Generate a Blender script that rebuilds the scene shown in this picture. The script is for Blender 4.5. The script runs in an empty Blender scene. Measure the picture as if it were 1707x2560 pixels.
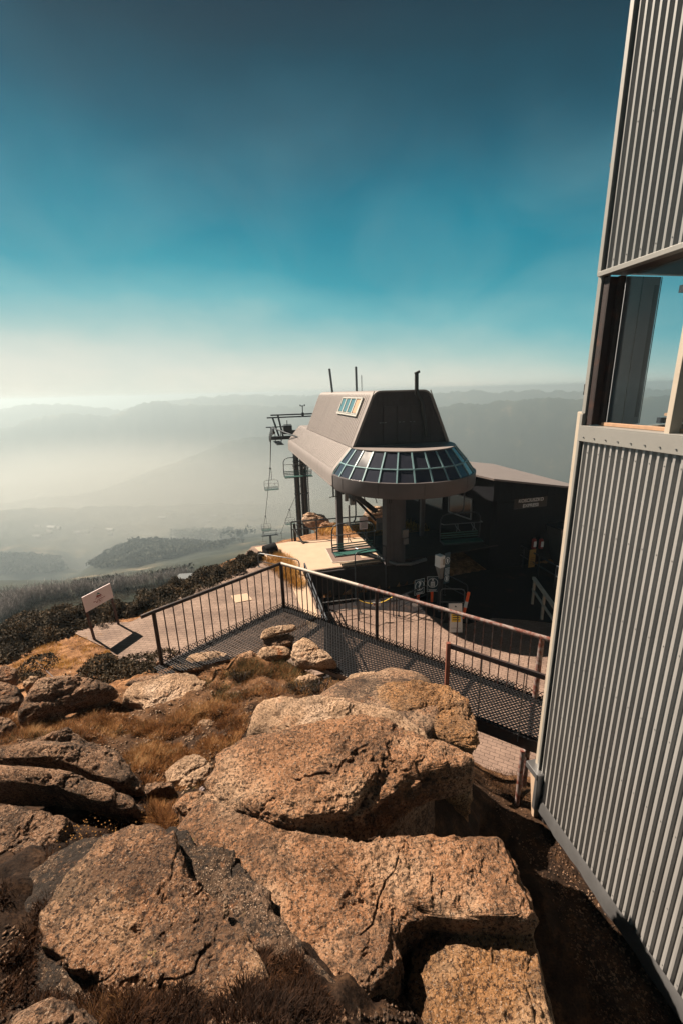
import bpy, bmesh, math, random
import numpy as np
from mathutils import Vector, Matrix, noise
rnd = random.Random(7)
nrs = np.random.RandomState(5)
sc = bpy.context.scene
COL = sc.collection
ZC = -1.2          # lower courtyard level; the upper path and the loading platform are z = 0
# ------------------------------------------------------------------ camera
FPX, CX, CY = 1067., 853.5, 1280.
roll = math.atan(0.027)
pitch = math.atan((1280 - 979) * math.cos(roll) / FPX)
EYE = np.array([0, 0, 7.0])
F = np.array([0, math.cos(pitch), -math.sin(pitch)])
R0 = np.array([1., 0, 0]); U0 = np.cross(R0, F)
R = R0 * math.cos(roll) - U0 * math.sin(roll)
U = U0 * math.cos(roll) + R0 * math.sin(roll)
def ray(x, y): return F + R * ((x - CX) / FPX) + U * ((CY - y) / FPX)
def atz(x, y, z):
    d = ray(x, y); return EYE + d * ((z - EYE[2]) / d[2])
def aty(x, y, Y):
    d = ray(x, y); return EYE + d * (Y / d[1])
def atr(x, y, r):
    d = ray(x, y); return EYE + d * (r / math.hypot(d[0], d[1]))
def onpl(x, y, P, n):
    d = ray(x, y); n = np.array(n, float); return EYE + d * (((np.array(P) - EYE) @ n) / (d @ n))
def hz(x, y, P, X0, Y0):   # height of pixel y above a ground spot
    d = ray(x, y); return EYE[2] + d[2] * (math.hypot(X0, Y0) / math.hypot(d[0], d[1]))
cam = bpy.data.cameras.new('camera'); camo = bpy.data.objects.new('camera', cam); COL.objects.link(camo)
cam.sensor_fit = 'VERTICAL'; cam.sensor_height = 36; cam.sensor_width = 24; cam.lens = 36 * FPX / 2560
cam.clip_start = 0.05; cam.clip_end = 20000
M4 = Matrix(((R[0], U[0], -F[0], EYE[0]), (R[1], U[1], -F[1], EYE[1]), (R[2], U[2], -F[2], EYE[2]), (0, 0, 0, 1)))
camo.matrix_world = M4
sc.camera = camo
# ------------------------------------------------------------------ materials
def _n(nt, t, **kw):
    n = nt.nodes.new(t)
    for k, v in kw.items():
        if k in n.inputs: n.inputs[k].default_value = v
        else: setattr(n, k, v)
    return n
def mat(name, col, rough=.6, metal=0., var=.15, scale=6., bump=.0, bscale=60., col2=None, spec=.4, stretch=None, mixlo=.45, mixhi=.65, emit=None):
    m = bpy.data.materials.new(name); m.use_nodes = True; nt = m.node_tree
    b = nt.nodes['Principled BSDF']
    b.inputs['Roughness'].default_value = rough; b.inputs['Metallic'].default_value = metal
    b.inputs['Specular IOR Level'].default_value = spec
    tc = _n(nt, 'ShaderNodeTexCoord'); src = tc.outputs['Object']
    if stretch:
        mp = _n(nt, 'ShaderNodeMapping'); mp.inputs['Scale'].default_value = stretch
        nt.links.new(src, mp.inputs[0]); src = mp.outputs[0]
    nz = _n(nt, 'ShaderNodeTexNoise'); nz.inputs['Scale'].default_value = scale; nz.inputs['Detail'].default_value = 6
    nz.inputs['Roughness'].default_value = .65
    nt.links.new(src, nz.inputs['Vector'])
    mr = _n(nt, 'ShaderNodeMapRange'); nt.links.new(nz.outputs[0], mr.inputs[0])
    mr.inputs[1].default_value = mixlo if col2 else .3; mr.inputs[2].default_value = mixhi if col2 else .7
    mx = _n(nt, 'ShaderNodeMix', data_type='RGBA')
    c = col; c2 = col2 or tuple(v * (1 - var) for v in col); c1 = col if col2 else tuple(min(1, v * (1 + var)) for v in col)
    mx.inputs[6].default_value = (*c1, 1); mx.inputs[7].default_value = (*c2, 1)
    nt.links.new(mr.outputs[0], mx.inputs[0]); nt.links.new(mx.outputs[2], b.inputs['Base Color'])
    if bump:
        n2 = _n(nt, 'ShaderNodeTexNoise'); n2.inputs['Scale'].default_value = bscale; n2.inputs['Detail'].default_value = 5
        nt.links.new(src, n2.inputs['Vector'])
        bp = _n(nt, 'ShaderNodeBump'); bp.inputs['Strength'].default_value = bump; bp.inputs['Distance'].default_value = .01
        nt.links.new(n2.outputs[0], bp.inputs['Height']); nt.links.new(bp.outputs[0], b.inputs['Normal'])
    return m
def ramp(nt, src, stops):
    r = _n(nt, 'ShaderNodeValToRGB'); nt.links.new(src, r.inputs[0])
    e = r.color_ramp.elements
    while len(e) < len(stops): e.new(.5)
    for i, (p, c) in enumerate(stops):
        e[i].position = p; e[i].color = (*c, 1)
    return r.outputs[0]
def granite(name, base=(.50, .255, .135), pale=(.64, .41, .26), dark=(.14, .085, .055), bumpk=1., lich=.5):
    m = bpy.data.materials.new(name); m.use_nodes = True; nt = m.node_tree; L = nt.links.new
    b = nt.nodes['Principled BSDF']; b.inputs['Roughness'].default_value = .9; b.inputs['Specular IOR Level'].default_value = .12
    g = _n(nt, 'ShaderNodeNewGeometry'); P = g.outputs['Position']
    def nz(s, d=6, r=.6, dist=0.):
        n = _n(nt, 'ShaderNodeTexNoise'); n.inputs['Scale'].default_value = s; n.inputs['Detail'].default_value = d
        n.inputs['Roughness'].default_value = r; n.inputs['Distortion'].default_value = dist; L(P, n.inputs['Vector']); return n.outputs[0]
    big = ramp(nt, nz(1.6, 5, .6), [(.34, tuple(v * .62 for v in base)), (.5, base), (.66, pale)])
    rust = ramp(nt, nz(3.1, 4, .6, .4), [(.6, (0, 0, 0)), (.72, (1, 1, 1))])
    mx1 = _n(nt, 'ShaderNodeMix', data_type='RGBA'); L(rust, mx1.inputs[0]); L(big, mx1.inputs[6]); mx1.inputs[7].default_value = (.29, .12, .05, 1)
    # mineral speckle
    sp = ramp(nt, nz(46, 5, .8), [(.43, (0, 0, 0)), (.50, (1, 1, 1))])
    mx2 = _n(nt, 'ShaderNodeMix', data_type='RGBA'); L(sp, mx2.inputs[0]); mx2.inputs[6].default_value = (*dark, 1); L(mx1.outputs[2], mx2.inputs[7])
    sp2 = ramp(nt, nz(110, 2, .6), [(.60, (0, 0, 0)), (.66, (1, 1, 1))])
    mx3 = _n(nt, 'ShaderNodeMix', data_type='RGBA'); L(sp2, mx3.inputs[0]); L(mx2.outputs[2], mx3.inputs[6]); mx3.inputs[7].default_value = (.42, .31, .23, 1)
    # dark weathering films and damp seams, broken up at hand scale
    wf = ramp(nt, nz(5.5, 9, .78, .3), [(.36, (.85, .85, .85)), (.47, (0, 0, 0))]); mxw = _n(nt, 'ShaderNodeMix', data_type='RGBA'); L(wf, mxw.inputs[0]); L(mx3.outputs[2], mxw.inputs[6]); mxw.inputs[7].default_value = (dark[0] * 1.1, dark[1] * 1.1, dark[2] * 1.1, 1); mx3 = mxw
    # lichen: clustered dark crust, patchy
    a = nz(2.2, 3, .5); c = nz(24, 5, .75)
    mu = _n(nt, 'ShaderNodeMath', operation='MULTIPLY'); L(a, mu.inputs[0]); L(c, mu.inputs[1])
    lc = ramp(nt, mu.outputs[0], [(.235, (0, 0, 0)), (.285, (lich, lich, lich))])
    mx4 = _n(nt, 'ShaderNodeMix', data_type='RGBA'); L(lc, mx4.inputs[0]); L(mx3.outputs[2], mx4.inputs[6]); mx4.inputs[7].default_value = (.03, .025, .022, 1)
    yl = ramp(nt, nz(9, 4, .7), [(.70, (0, 0, 0)), (.74, (.6, .6, .6))])
    mx5 = _n(nt, 'ShaderNodeMix', data_type='RGBA'); L(yl, mx5.inputs[0]); L(mx4.outputs[2], mx5.inputs[6]); mx5.inputs[7].default_value = (.20, .17, .05, 1)
    L(mx5.outputs[2], b.inputs['Base Color'])
    ad = _n(nt, 'ShaderNodeMath', operation='MULTIPLY_ADD'); L(nz(16, 8, .72), ad.inputs[0]); ad.inputs[1].default_value = 3.0; L(nz(70, 4, .7), ad.inputs[2])
    bp = _n(nt, 'ShaderNodeBump'); bp.inputs['Strength'].default_value = 1.; bp.inputs['Distance'].default_value = .032 * bumpk
    L(ad.outputs[0], bp.inputs['Height']); L(bp.outputs[0], b.inputs['Normal'])
    return m
def islandmat(name, stops, rough=.8, trans=.25):
    m = bpy.data.materials.new(name); m.use_nodes = True; nt = m.node_tree; L = nt.links.new
    b = nt.nodes['Principled BSDF']; b.inputs['Roughness'].default_value = rough; b.inputs['Specular IOR Level'].default_value = .15
    g = _n(nt, 'ShaderNodeNewGeometry'); n = _n(nt, 'ShaderNodeTexNoise'); n.inputs['Scale'].default_value = 1.7; L(g.outputs['Position'], n.inputs['Vector'])
    a = _n(nt, 'ShaderNodeMath', operation='MULTIPLY_ADD'); L(g.outputs['Random Per Island'], a.inputs[0]); a.inputs[1].default_value = .6
    s = _n(nt, 'ShaderNodeMath', operation='MULTIPLY_ADD'); L(n.outputs[0], s.inputs[0]); s.inputs[1].default_value = 1.6; s.inputs[2].default_value = -.6
    L(s.outputs[0], a.inputs[2]); col = ramp(nt, a.outputs[0], stops); L(col, b.inputs['Base Color'])
    if trans:
        t = _n(nt, 'ShaderNodeBsdfTranslucent'); L(col, t.inputs[0]); mx = _n(nt, 'ShaderNodeMixShader'); mx.inputs[0].default_value = trans
        L(b.outputs[0], mx.inputs[1]); L(t.outputs[0], mx.inputs[2]); L(mx.outputs[0], nt.nodes['Material Output'].inputs[0])
    return m
def pavermat(name, col, rot, sx=.21, sy=.105):
    m = bpy.data.materials.new(name); m.use_nodes = True; nt = m.node_tree; L = nt.links.new
    b = nt.nodes['Principled BSDF']; b.inputs['Roughness'].default_value = .9; b.inputs['Specular IOR Level'].default_value = .12
    g = _n(nt, 'ShaderNodeNewGeometry'); mp = _n(nt, 'ShaderNodeMapping'); mp.inputs['Rotation'].default_value = (0, 0, rot)
    wn = _n(nt, 'ShaderNodeTexNoise'); wn.inputs['Scale'].default_value = 8; L(g.outputs['Position'], wn.inputs['Vector'])
    wa = _n(nt, 'ShaderNodeVectorMath', operation='MULTIPLY_ADD'); L(wn.outputs['Color'], wa.inputs[0]); wa.inputs[1].default_value = (.05, .05, 0); L(g.outputs['Position'], wa.inputs[2])
    L(wa.outputs[0], mp.inputs[0])
    br = _n(nt, 'ShaderNodeTexBrick'); L(mp.outputs[0], br.inputs['Vector']); br.inputs['Scale'].default_value = 1
    br.inputs['Brick Width'].default_value = sx; br.inputs['Row Height'].default_value = sy; br.inputs['Mortar Size'].default_value = .007
    br.inputs['Mortar Smooth'].default_value = .6
    br.inputs['Color1'].default_value = (*col, 1); br.inputs['Color2'].default_value = (*(v * .82 for v in col), 1); br.inputs['Mortar'].default_value = (*(v * .35 for v in col), 1)
    n = _n(nt, 'ShaderNodeTexNoise'); n.inputs['Scale'].default_value = 1.3; n.inputs['Detail'].default_value = 7; L(g.outputs['Position'], n.inputs['Vector'])
    st = ramp(nt, n.outputs[0], [(.35, (.72, .68, .66)), (.65, (1.1, 1.05, 1.0))])
    mx = _n(nt, 'ShaderNodeMix', data_type='RGBA', blend_type='MULTIPLY'); mx.inputs[0].default_value = 1; L(br.outputs[0], mx.inputs[6]); L(st, mx.inputs[7])
    L(mx.outputs[2], b.inputs['Base Color'])
    bp = _n(nt, 'ShaderNodeBump'); bp.inputs['Strength'].default_value = .6; bp.inputs['Distance'].default_value = .01; bp.invert = True
    L(br.outputs['Fac'], bp.inputs['Height']); L(bp.outputs[0], b.inputs['Normal'])
    return m
ALB = .48
_mat0, _gran0, _isl0, _pav0 = mat, granite, islandmat, pavermat
def sca(c, k=None): return tuple(v * (k or ALB) for v in c)
def mat(name, col, *a, **k):
    if k.get('col2'): k['col2'] = sca(k['col2'])
    return _mat0(name, sca(col), *a, **k)
def granite(name, base=(.50, .255, .135), pale=(.64, .41, .26), dark=(.14, .085, .055), bumpk=1., lich=.5): return _gran0(name, sca(base, .74), sca(pale, .74), sca(dark, .42), bumpk, lich)
def islandmat(name, stops, **k): return _isl0(name, [(p, sca(c, .6)) for p, c in stops], **k)
def pavermat(name, col, *a): return _pav0(name, sca(col), *a)
MT = {}
MT['granite'] = granite('granite')
MT['granite_grey'] = granite('granite_grey', (.38, .22, .135), (.50, .33, .22), (.08, .048, .035), lich=.65)
MT['granite_brown'] = granite('granite_brown', (.40, .21, .115), (.52, .32, .19), (.09, .05, .035), lich=.6)
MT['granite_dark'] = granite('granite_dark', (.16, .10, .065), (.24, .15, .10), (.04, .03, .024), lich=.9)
MT['granite_pale'] = granite('granite_pale', (.55, .36, .23), (.68, .50, .37), (.22, .13, .08), .7, lich=.25)
MT['granite_orange'] = granite('granite_orange', (.52, .27, .12), (.60, .40, .25), (.14, .07, .04), 1.3, lich=.4)
MT['iron'] = mat('dark_painted_steel', (.04, .026, .026), .55, .2, .3, 8, .3, 80, col2=(.12, .045, .025), mixlo=.52, mixhi=.75)
MT['rust'] = mat('rusted_pipe', (.34, .27, .25), .7, .1, .3, 14, .5, 90, col2=(.20, .055, .035), mixlo=.42, mixhi=.58)
MT['pale_pipe'] = mat('weathered_pale_paint', (.55, .47, .41), .6, .1, .2, 9, .3, 80, col2=(.20, .10, .07), mixlo=.58, mixhi=.75)
MT['galv'] = mat('galvanised_steel', (.24, .25, .26), .45, .6, .2, 12, .1)
MT['grate'] = mat('grating_steel', (.035, .037, .043), .5, .5, .25, 10)
MT['roof'] = mat('station_roof_sheet', (.33, .285, .27), .55, .05, .16, 1.6, .15, 40, stretch=(.5, 5, .25), col2=(.25, .215, .205), mixlo=.45, mixhi=.75)
MT['roofdark'] = mat('station_front_cladding', (.085, .075, .08), .7, .0, .12, 3, .1, spec=.12)
MT['fascia'] = mat('station_fascia', (.115, .10, .105), .5, .0, .12, 2)
MT['mull'] = mat('mullion_paint', (.30, .50, .54), .4, .0, .12, 6)
MT['whiteframe'] = mat('white_frame', (.55, .54, .50), .5, 0, .1, 6)
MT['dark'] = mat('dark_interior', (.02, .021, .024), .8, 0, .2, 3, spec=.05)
MT['steel'] = mat('blue_black_steel', (.045, .055, .07), .45, .4, .2, 5)
MT['towerlite'] = mat('tower_conduit', (.20, .23, .26), .45, .4, .2, 5)
MT['column'] = mat('column_paint', (.13, .115, .12), .7, 0, .12, 2, .1, spec=.12)
MT['conc'] = mat('pale_concrete', (.62, .44, .31), .9, 0, .08, 2.5, .2, 60)
MT['conc_w'] = mat('worn_shade_concrete', (.07, .06, .058), .9, 0, .2, 4, .3, 60, spec=.08)  # tone also lowered to put shade into the platform floor
MT['patch'] = mat('brown_mat', (.23, .15, .12), .9, 0, .15, 20, .2)
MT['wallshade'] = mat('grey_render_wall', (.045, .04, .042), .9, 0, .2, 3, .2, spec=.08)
MT['shed'] = mat('shed_cladding', (.016, .017, .022), .85, 0, .15, 3, .1, spec=.08)
MT['shedroof'] = mat('shed_roof_sheet', (.25, .21, .20), .6, .1, .1, 2)
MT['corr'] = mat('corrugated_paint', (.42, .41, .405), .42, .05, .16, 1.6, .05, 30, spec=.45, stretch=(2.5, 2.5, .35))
MT['corr_dim'] = mat('corrugated_paint_dimmed', (.30, .30, .30), .42, .05, .16, 1.6, .05, 30, spec=.45, stretch=(2.5, 2.5, .35))  # same paint in a lower tone, standing in for darkening toward the top edge
MT['trim'] = mat('wall_trim', (.38, .37, .35), .45, .2, .06, 3, .05)
MT['cream'] = mat('cream_trim', (.62, .53, .43), .6, 0, .08, 3, .1)
MT['sillwood'] = mat('sill_timber', (.55, .33, .20), .7, 0, .15, 12, .2)
MT['lead'] = mat('galvanised_flashing', (.35, .35, .36), .35, .7, .15, 4, .2, 12)
MT['curtain'] = mat('inner_panel', (.50, .50, .54), .7, 0, .06, 3)
MT['rubber'] = mat('black_rubber', (.02, .02, .02), .8, 0, .2, 4)
MT['orange'] = mat('bollard_orange', (1.9, .26, .07), .5, 0, .08, 6)
MT['white'] = mat('sign_white', (1.2, 1.18, 1.15), .6, 0, .05, 3)
MT['signpink'] = mat('sign_board', (1.4, 1.2, 1.22), .6, 0, .05, 3)
MT['brownpost'] = mat('brown_post', (.10, .035, .025), .7, 0, .2, 8, .2)
MT['navy'] = mat('sign_navy', (.03, .09, .13), .5, 0, .1, 3)
MT['signink'] = mat('sign_pale_ink', (1.2, 1.3, 1.35), .5, 0, .05, 3)
MT['yellow'] = mat('sign_yellow', (1.6, 1.05, .12), .6, 0, .06, 3)
MT['red'] = mat('sign_red', (.45, .04, .03), .6, 0, .06, 3)
MT['teal'] = mat('sign_teal', (.05, .25, .26), .6, 0, .06, 3)
MT['black'] = mat('black_paint', (.015, .015, .016), .6, 0, .2, 3)
MT['seatgreen'] = mat('green_slat', (.03, .14, .12), .5, 0, .2, 9)
MT['grass'] = islandmat('dry_grass', [(.0, (.07, .026, .010)), (.3, (.20, .075, .022)), (.62, (.40, .18, .06)), (1., (.62, .37, .17))])
MT['grassgold'] = islandmat('golden_grass', [(.0, (.20, .09, .02)), (.4, (.55, .26, .05)), (1., (.70, .42, .12))])
MT['grass_dim'] = islandmat('dimmed_brown_grass', [(.0, (.012, .007, .005)), (.55, (.045, .02, .010)), (.85, (.13, .055, .022)), (1., (.26, .13, .05))])  # dry grass colours lowered to stand in for the dim lower left corner
MT['heath'] = islandmat('heath_leaf', [(.0, (.018, .013, .008)), (.45, (.05, .036, .02)), (.8, (.10, .065, .03)), (1., (.17, .10, .05))], trans=.1)
MT['greenleaf'] = islandmat('green_brown_leaf', [(.0, (.03, .025, .01)), (.5, (.09, .07, .025)), (1., (.22, .17, .07))], trans=.15)
MT['forest'] = islandmat('forest_leaf', [(.0, (.02, .022, .015)), (.6, (.045, .05, .03)), (1., (.08, .08, .05))], trans=0)
MT['deadwood'] = islandmat('dead_wood', [(.0, (.16, .14, .14)), (.5, (.42, .38, .37)), (1., (.85, .8, .76))], trans=0)
MT['stick'] = mat('weathered_stick', (.28, .22, .22), .8, 0, .3, 30, .3)
def glassmat(name, col=(.03, .035, .045), rough=.06, trans=0.):
    m = bpy.data.materials.new(name); m.use_nodes = True; nt = m.node_tree; b = nt.nodes['Principled BSDF']
    b.inputs['Base Color'].default_value = (*col, 1); b.inputs['Roughness'].default_value = rough; b.inputs['Specular IOR Level'].default_value = .8
    n = _n(nt, 'ShaderNodeTexNoise'); n.inputs['Scale'].default_value = 1.2; tc = _n(nt, 'ShaderNodeTexCoord'); nt.links.new(tc.outputs['Object'], n.inputs['Vector'])
    mr = _n(nt, 'ShaderNodeMapRange'); mr.inputs[3].default_value = rough; mr.inputs[4].default_value = rough + .12; nt.links.new(n.outputs[0], mr.inputs[0]); nt.links.new(mr.outputs[0], b.inputs['Roughness'])
    return m
MT['tint'] = glassmat('tinted_glass', (.022, .024, .034))
def clearglass(name):
    m = bpy.data.materials.new(name); m.use_nodes = True; nt = m.node_tree; L = nt.links.new
    for n in list(nt.nodes):
        if n.type == 'BSDF_PRINCIPLED': nt.nodes.remove(n)
    t = _n(nt, 'ShaderNodeBsdfTransparent'); t.inputs[0].default_value = (.9, .93, .94, 1)
    g = _n(nt, 'ShaderNodeBsdfGlossy'); g.inputs['Roughness'].default_value = .02
    lw = _n(nt, 'ShaderNodeLayerWeight'); lw.inputs[0].default_value = .18
    mx = _n(nt, 'ShaderNodeMixShader'); L(lw.outputs['Fresnel'], mx.inputs[0]); L(t.outputs[0], mx.inputs[1]); L(g.outputs[0], mx.inputs[2])
    L(mx.outputs[0], nt.nodes['Material Output'].inputs[0]); return m
MT['clear'] = clearglass('window_glass')
MT['paver'] = pavermat('paver_courtyard', (.37, .27, .225), .5)
MT['paver2'] = pavermat('paver_path', (.38, .285, .24), .15)
# ------------------------------------------------------------------ mesh helpers
class MB:
    def __init__(s): s.v = []; s.f = []
    def add(s, vs, fs):
        o = len(s.v); s.v += [tuple(float(c) for c in v) for v in vs]; s.f += [tuple(i + o for i in f) for f in fs]; return s
    def box(s, c, d, rz=0., M=None):
        x, y, z = (k / 2 for k in d); ca, sa = math.cos(rz), math.sin(rz); vs = []
        for a in (-x, x):
            for b in (-y, y):
                for e in (-z, z):
                    vs.append((c[0] + a * ca - b * sa, c[1] + a * sa + b * ca, c[2] + e))
        return s.add(vs, [(0, 1, 3, 2), (4, 6, 7, 5), (0, 4, 5, 1), (2, 3, 7, 6), (0, 2, 6, 4), (1, 5, 7, 3)])
    def bar(s, a, b, w, h=None, up=(0, 0, 1), taper=1.):
        h = h or w; a = Vector(a); b = Vector(b); d = (b - a).normalized(); up = Vector(up)
        if abs(d.dot(up)) > .98: up = Vector((0, 1, 0))
        x = d.cross(up).normalized(); y = x.cross(d).normalized(); vs = []
        for p, k in ((a, 1), (b, taper)):
            for i, j in ((-1, -1), (1, -1), (1, 1), (-1, 1)): vs.append(p + x * (i * w * k / 2) + y * (j * h * k / 2))
        return s.add(vs, [(3, 2, 1, 0), (4, 5, 6, 7), (0, 1, 5, 4), (1, 2, 6, 5), (2, 3, 7, 6), (3, 0, 4, 7)])
    def tube(s, pts, r, n=8, cap=True, radii=None):
        pts = [Vector(p) for p in pts]; N = len(pts); rings = []; prev = None
        for i, p in enumerate(pts):
            d = (pts[min(i + 1, N - 1)] - pts[max(i - 1, 0)]).normalized()
            if prev is None:
                up = Vector((0, 0, 1)) if abs(d.z) < .95 else Vector((0, 1, 0)); x = d.cross(up).normalized()
            else: x = (prev - d * prev.dot(d)).normalized()
            prev = x; y = d.cross(x); rr = radii[i] if radii else r
            rings.append([p + x * (math.cos(t) * rr) + y * (math.sin(t) * rr) for t in (2 * math.pi * k / n for k in range(n))])
        vs = [v for q in rings for v in q]; fs = []
        for i in range(N - 1):
            for k in range(n):
                fs.append((i * n + k, i * n + (k + 1) % n, (i + 1) * n + (k + 1) % n, (i + 1) * n + k))
        if cap: fs += [tuple(range(n - 1, -1, -1)), tuple((N - 1) * n + k for k in range(n))]
        return s.add(vs, fs)
    def prism(s, poly, z0, z1):
        n = len(poly); vs = [(p[0], p[1], z0) for p in poly] + [(p[0], p[1], z1) for p in poly]
        return s.add(vs, [tuple(range(n - 1, -1, -1)), tuple(range(n, 2 * n))] + [(i, (i + 1) % n, n + (i + 1) % n, n + i) for i in range(n)])
    def quad(s, a, b, c, d, th=0.):
        if not th: return s.add([a, b, c, d], [(0, 1, 2, 3)])
        a, b, c, d = map(Vector, (a, b, c, d)); n = (b - a).cross(d - a).normalized() * th
        return s.add([a, b, c, d, a - n, b - n, c - n, d - n], [(0, 1, 2, 3), (7, 6, 5, 4), (0, 4, 5, 1), (1, 5, 6, 2), (2, 6, 7, 3), (3, 7, 4, 0)])
    def build(s, name, m, parent=None, smooth=False, bevel=0., fix=True):
        me = bpy.data.meshes.new(name); me.from_pydata(s.v, [], s.f)
        if fix and len(s.f) < 60000:
            bm = bmesh.new(); bm.from_mesh(me); bmesh.ops.recalc_face_normals(bm, faces=bm.faces)
            if bevel: bmesh.ops.bevel(bm, geom=bm.edges[:], offset=bevel, segments=2, affect='EDGES', profile=.6)
            bm.to_mesh(me); bm.free()
        me.materials.append(MT[m] if isinstance(m, str) else m)
        if smooth:
            me.polygons.foreach_set('use_smooth', [True] * len(me.polygons))
            try: me.set_sharp_from_angle(angle=math.radians(smooth if smooth > 1 else 40))
            except Exception: pass
        o = bpy.data.objects.new(name, me); COL.objects.link(o)
        if parent: o.parent = parent
        return o
def tag(o, label=None, cat=None, group=None, kind=None):
    if label: o['label'] = label
    if cat: o['category'] = cat
    if group: o['group'] = group
    if kind: o['kind'] = kind
    return o
def thing(name, label, cat, loc=(0, 0, 0), rz=0., group=None):
    o = bpy.data.objects.new(name, None); COL.objects.link(o); o.location = tuple(float(c) for c in loc); o.rotation_euler = (0, 0, rz); o.empty_display_size = .2
    return tag(o, label, cat, group)
def copytree(o, parent=None):
    c = o.copy(); COL.objects.link(c); c.parent = parent
    for ch in list(o.children): copytree(ch, c)
    return c
def text_part(body, size, m, parent, origin, xdir, ydir, th=.004, align='CENTER', name='lettering', bold=0., sx=1.):
    cu = bpy.data.curves.new('t', 'FONT'); cu.body = body; cu.size = size; cu.align_x = align; cu.extrude = th / 2; cu.offset = bold; cu.space_line = .95
    to = bpy.data.objects.new('t', cu); COL.objects.link(to); dg = bpy.context.evaluated_depsgraph_get(); dg.update()
    me = bpy.data.meshes.new_from_object(to.evaluated_get(dg)); bpy.data.objects.remove(to); me.name = name
    X = Vector(xdir).normalized(); Y = Vector(ydir).normalized(); Z = X.cross(Y)
    for v in me.vertices:
        c = v.co; v.co = Vector(origin) + X * c.x * sx + Y * c.y + Z * (c.z + th / 2)
    me.materials.clear(); me.materials.append(MT[m]); o = bpy.data.objects.new(name, me); COL.objects.link(o); o.parent = parent
    return o
# ------------------------------------------------------------------ terrain
_pr = np.random.RandomState(3).permutation(256); _pr = np.concatenate([_pr, _pr])
_G = np.random.RandomState(4).normal(size=(256, 3)); _G /= np.linalg.norm(_G, axis=1)[:, None]
def pn(P):
    P = np.asarray(P, float); I = np.floor(P).astype(int); f = P - I; I &= 255; u = f * f * f * (f * (f * 6 - 15) + 10); r = 0.
    for a in (0, 1):
        for b in (0, 1):
            for c in (0, 1):
                h = _pr[_pr[_pr[(I[..., 0] + a) & 255] + ((I[..., 1] + b) & 255)] + ((I[..., 2] + c) & 255)]
                w = (u[..., 0] if a else 1 - u[..., 0]) * (u[..., 1] if b else 1 - u[..., 1]) * (u[..., 2] if c else 1 - u[..., 2])
                r = r + w * (_G[h] * (f - np.array([a, b, c]))).sum(-1)
    return r * 1.5
def fbm(P, o=4, H=.6, lac=2.1):
    r = 0.; k = 1.; P = np.asarray(P, float)
    for i in range(o): r = r + k * pn(P + i * 17.3); P = P * lac; k *= lac ** -H
    return r
def fr(x, y, z, o=4, H=.6):
    x = np.asarray(x, float); return fbm(np.stack([x, np.asarray(y, float), np.full_like(x, z)], -1), o, H)
ctl = []
def cp(px, py, z, rough=1.): p = atz(px, py, z); ctl.append((p[0], p[1], z, rough))
def cw(x, y, z, rough=1.): ctl.append((x, y, z, rough))
for a in [(853, 2560, 4.45), (500, 2540, 4.45), (100, 2540, 4.45), (0, 2350, 4.38), (300, 2300, 4.25), (620, 2330, 4.1), (850, 2300, 3.9), (600, 2150, 3.9), (850, 2130, 3.7), (1020, 2450, 3.2), (1000, 2350, 3.4), (420, 2080, 3.9),
          (200, 2100, 3.95), (0, 2100, 3.9), (450, 1950, 3.5), (560, 1930, 3.6), (250, 1950, 3.6), (0, 1950, 3.5), (420, 1850, 3.1), (560, 1830, 3.2), (200, 1850, 3.05), (0, 1850, 2.9),
          (620, 1760, 2.75), (480, 1760, 2.6), (300, 1760, 2.35), (100, 1760, 1.9), (0, 1740, 1.5), (640, 1690, 2.3), (760, 1700, 2.5), (560, 1690, 2.2), (450, 1700, 2.0), (330, 1700, 1.5), (200, 1700, .9), (60, 1690, .7),
          (700, 1640, 2.15), (620, 1640, 2.1), (540, 1650, 2.08), (450, 1660, 2.03), (850, 1700, 2.3), (1000, 1750, 2.2), (950, 1830, 3.3), (1080, 1860, 2.9), (1050, 1950, 3.1)]: cp(*a)
for a, q in [((1150, 2040), 4.1), ((1240, 2110), 4.15), ((1300, 2240), 4.2), ((1335, 2330), 4.2), ((1385, 2560), 4.1)]:
    p = atz(*a, q); cw(p[0] - .25, p[1], 3.6, .3); cw(p[0] + .12, p[1] + .02, 2.4, .3); cw(p[0] + .42, p[1] + .05, 1.45, .4)
for a in [(400, 1670, 1.2), (340, 1650, .15), (250, 1645, .05), (120, 1640, .1), (0, 1640, .0), (0, 1580, -.4), (100, 1590, -.15), (180, 1570, -.1), (60, 1540, -1.2), (180, 1530, -1.0), (300, 1520, -.5)]: cp(*a, .4)
for x, y in [(-9, 13), (-7.2, 12.2), (-6, 10.5), (-5.5, 13.5), (-4.4, 9.6), (-4, 12), (-2.5, 10.5), (-4, 15), (-2.6, 13), (-4.6, 17.5), (-3, 16), (-3, 19), (-1.5, 14.5), (-2, 18.5), (0, 18.5), (2, 19), (-1.7, 11.6)]: cw(x, y, -.07, 0)
for x, y in [(-.2, 12), (0, 14), (.5, 10), (1, 12), (2, 10), (3, 9), (3, 12), (3, 15), (5, 9), (6, 12), (6, 15), (8, 10), (9, 13), (9, 17), (6, 17.5), (4, 7.6), (6, 7.5), (1.2, 8.9), (.4, 15), (8, 19), (12, 14)]: cw(x, y, ZC - .08, 0)
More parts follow.
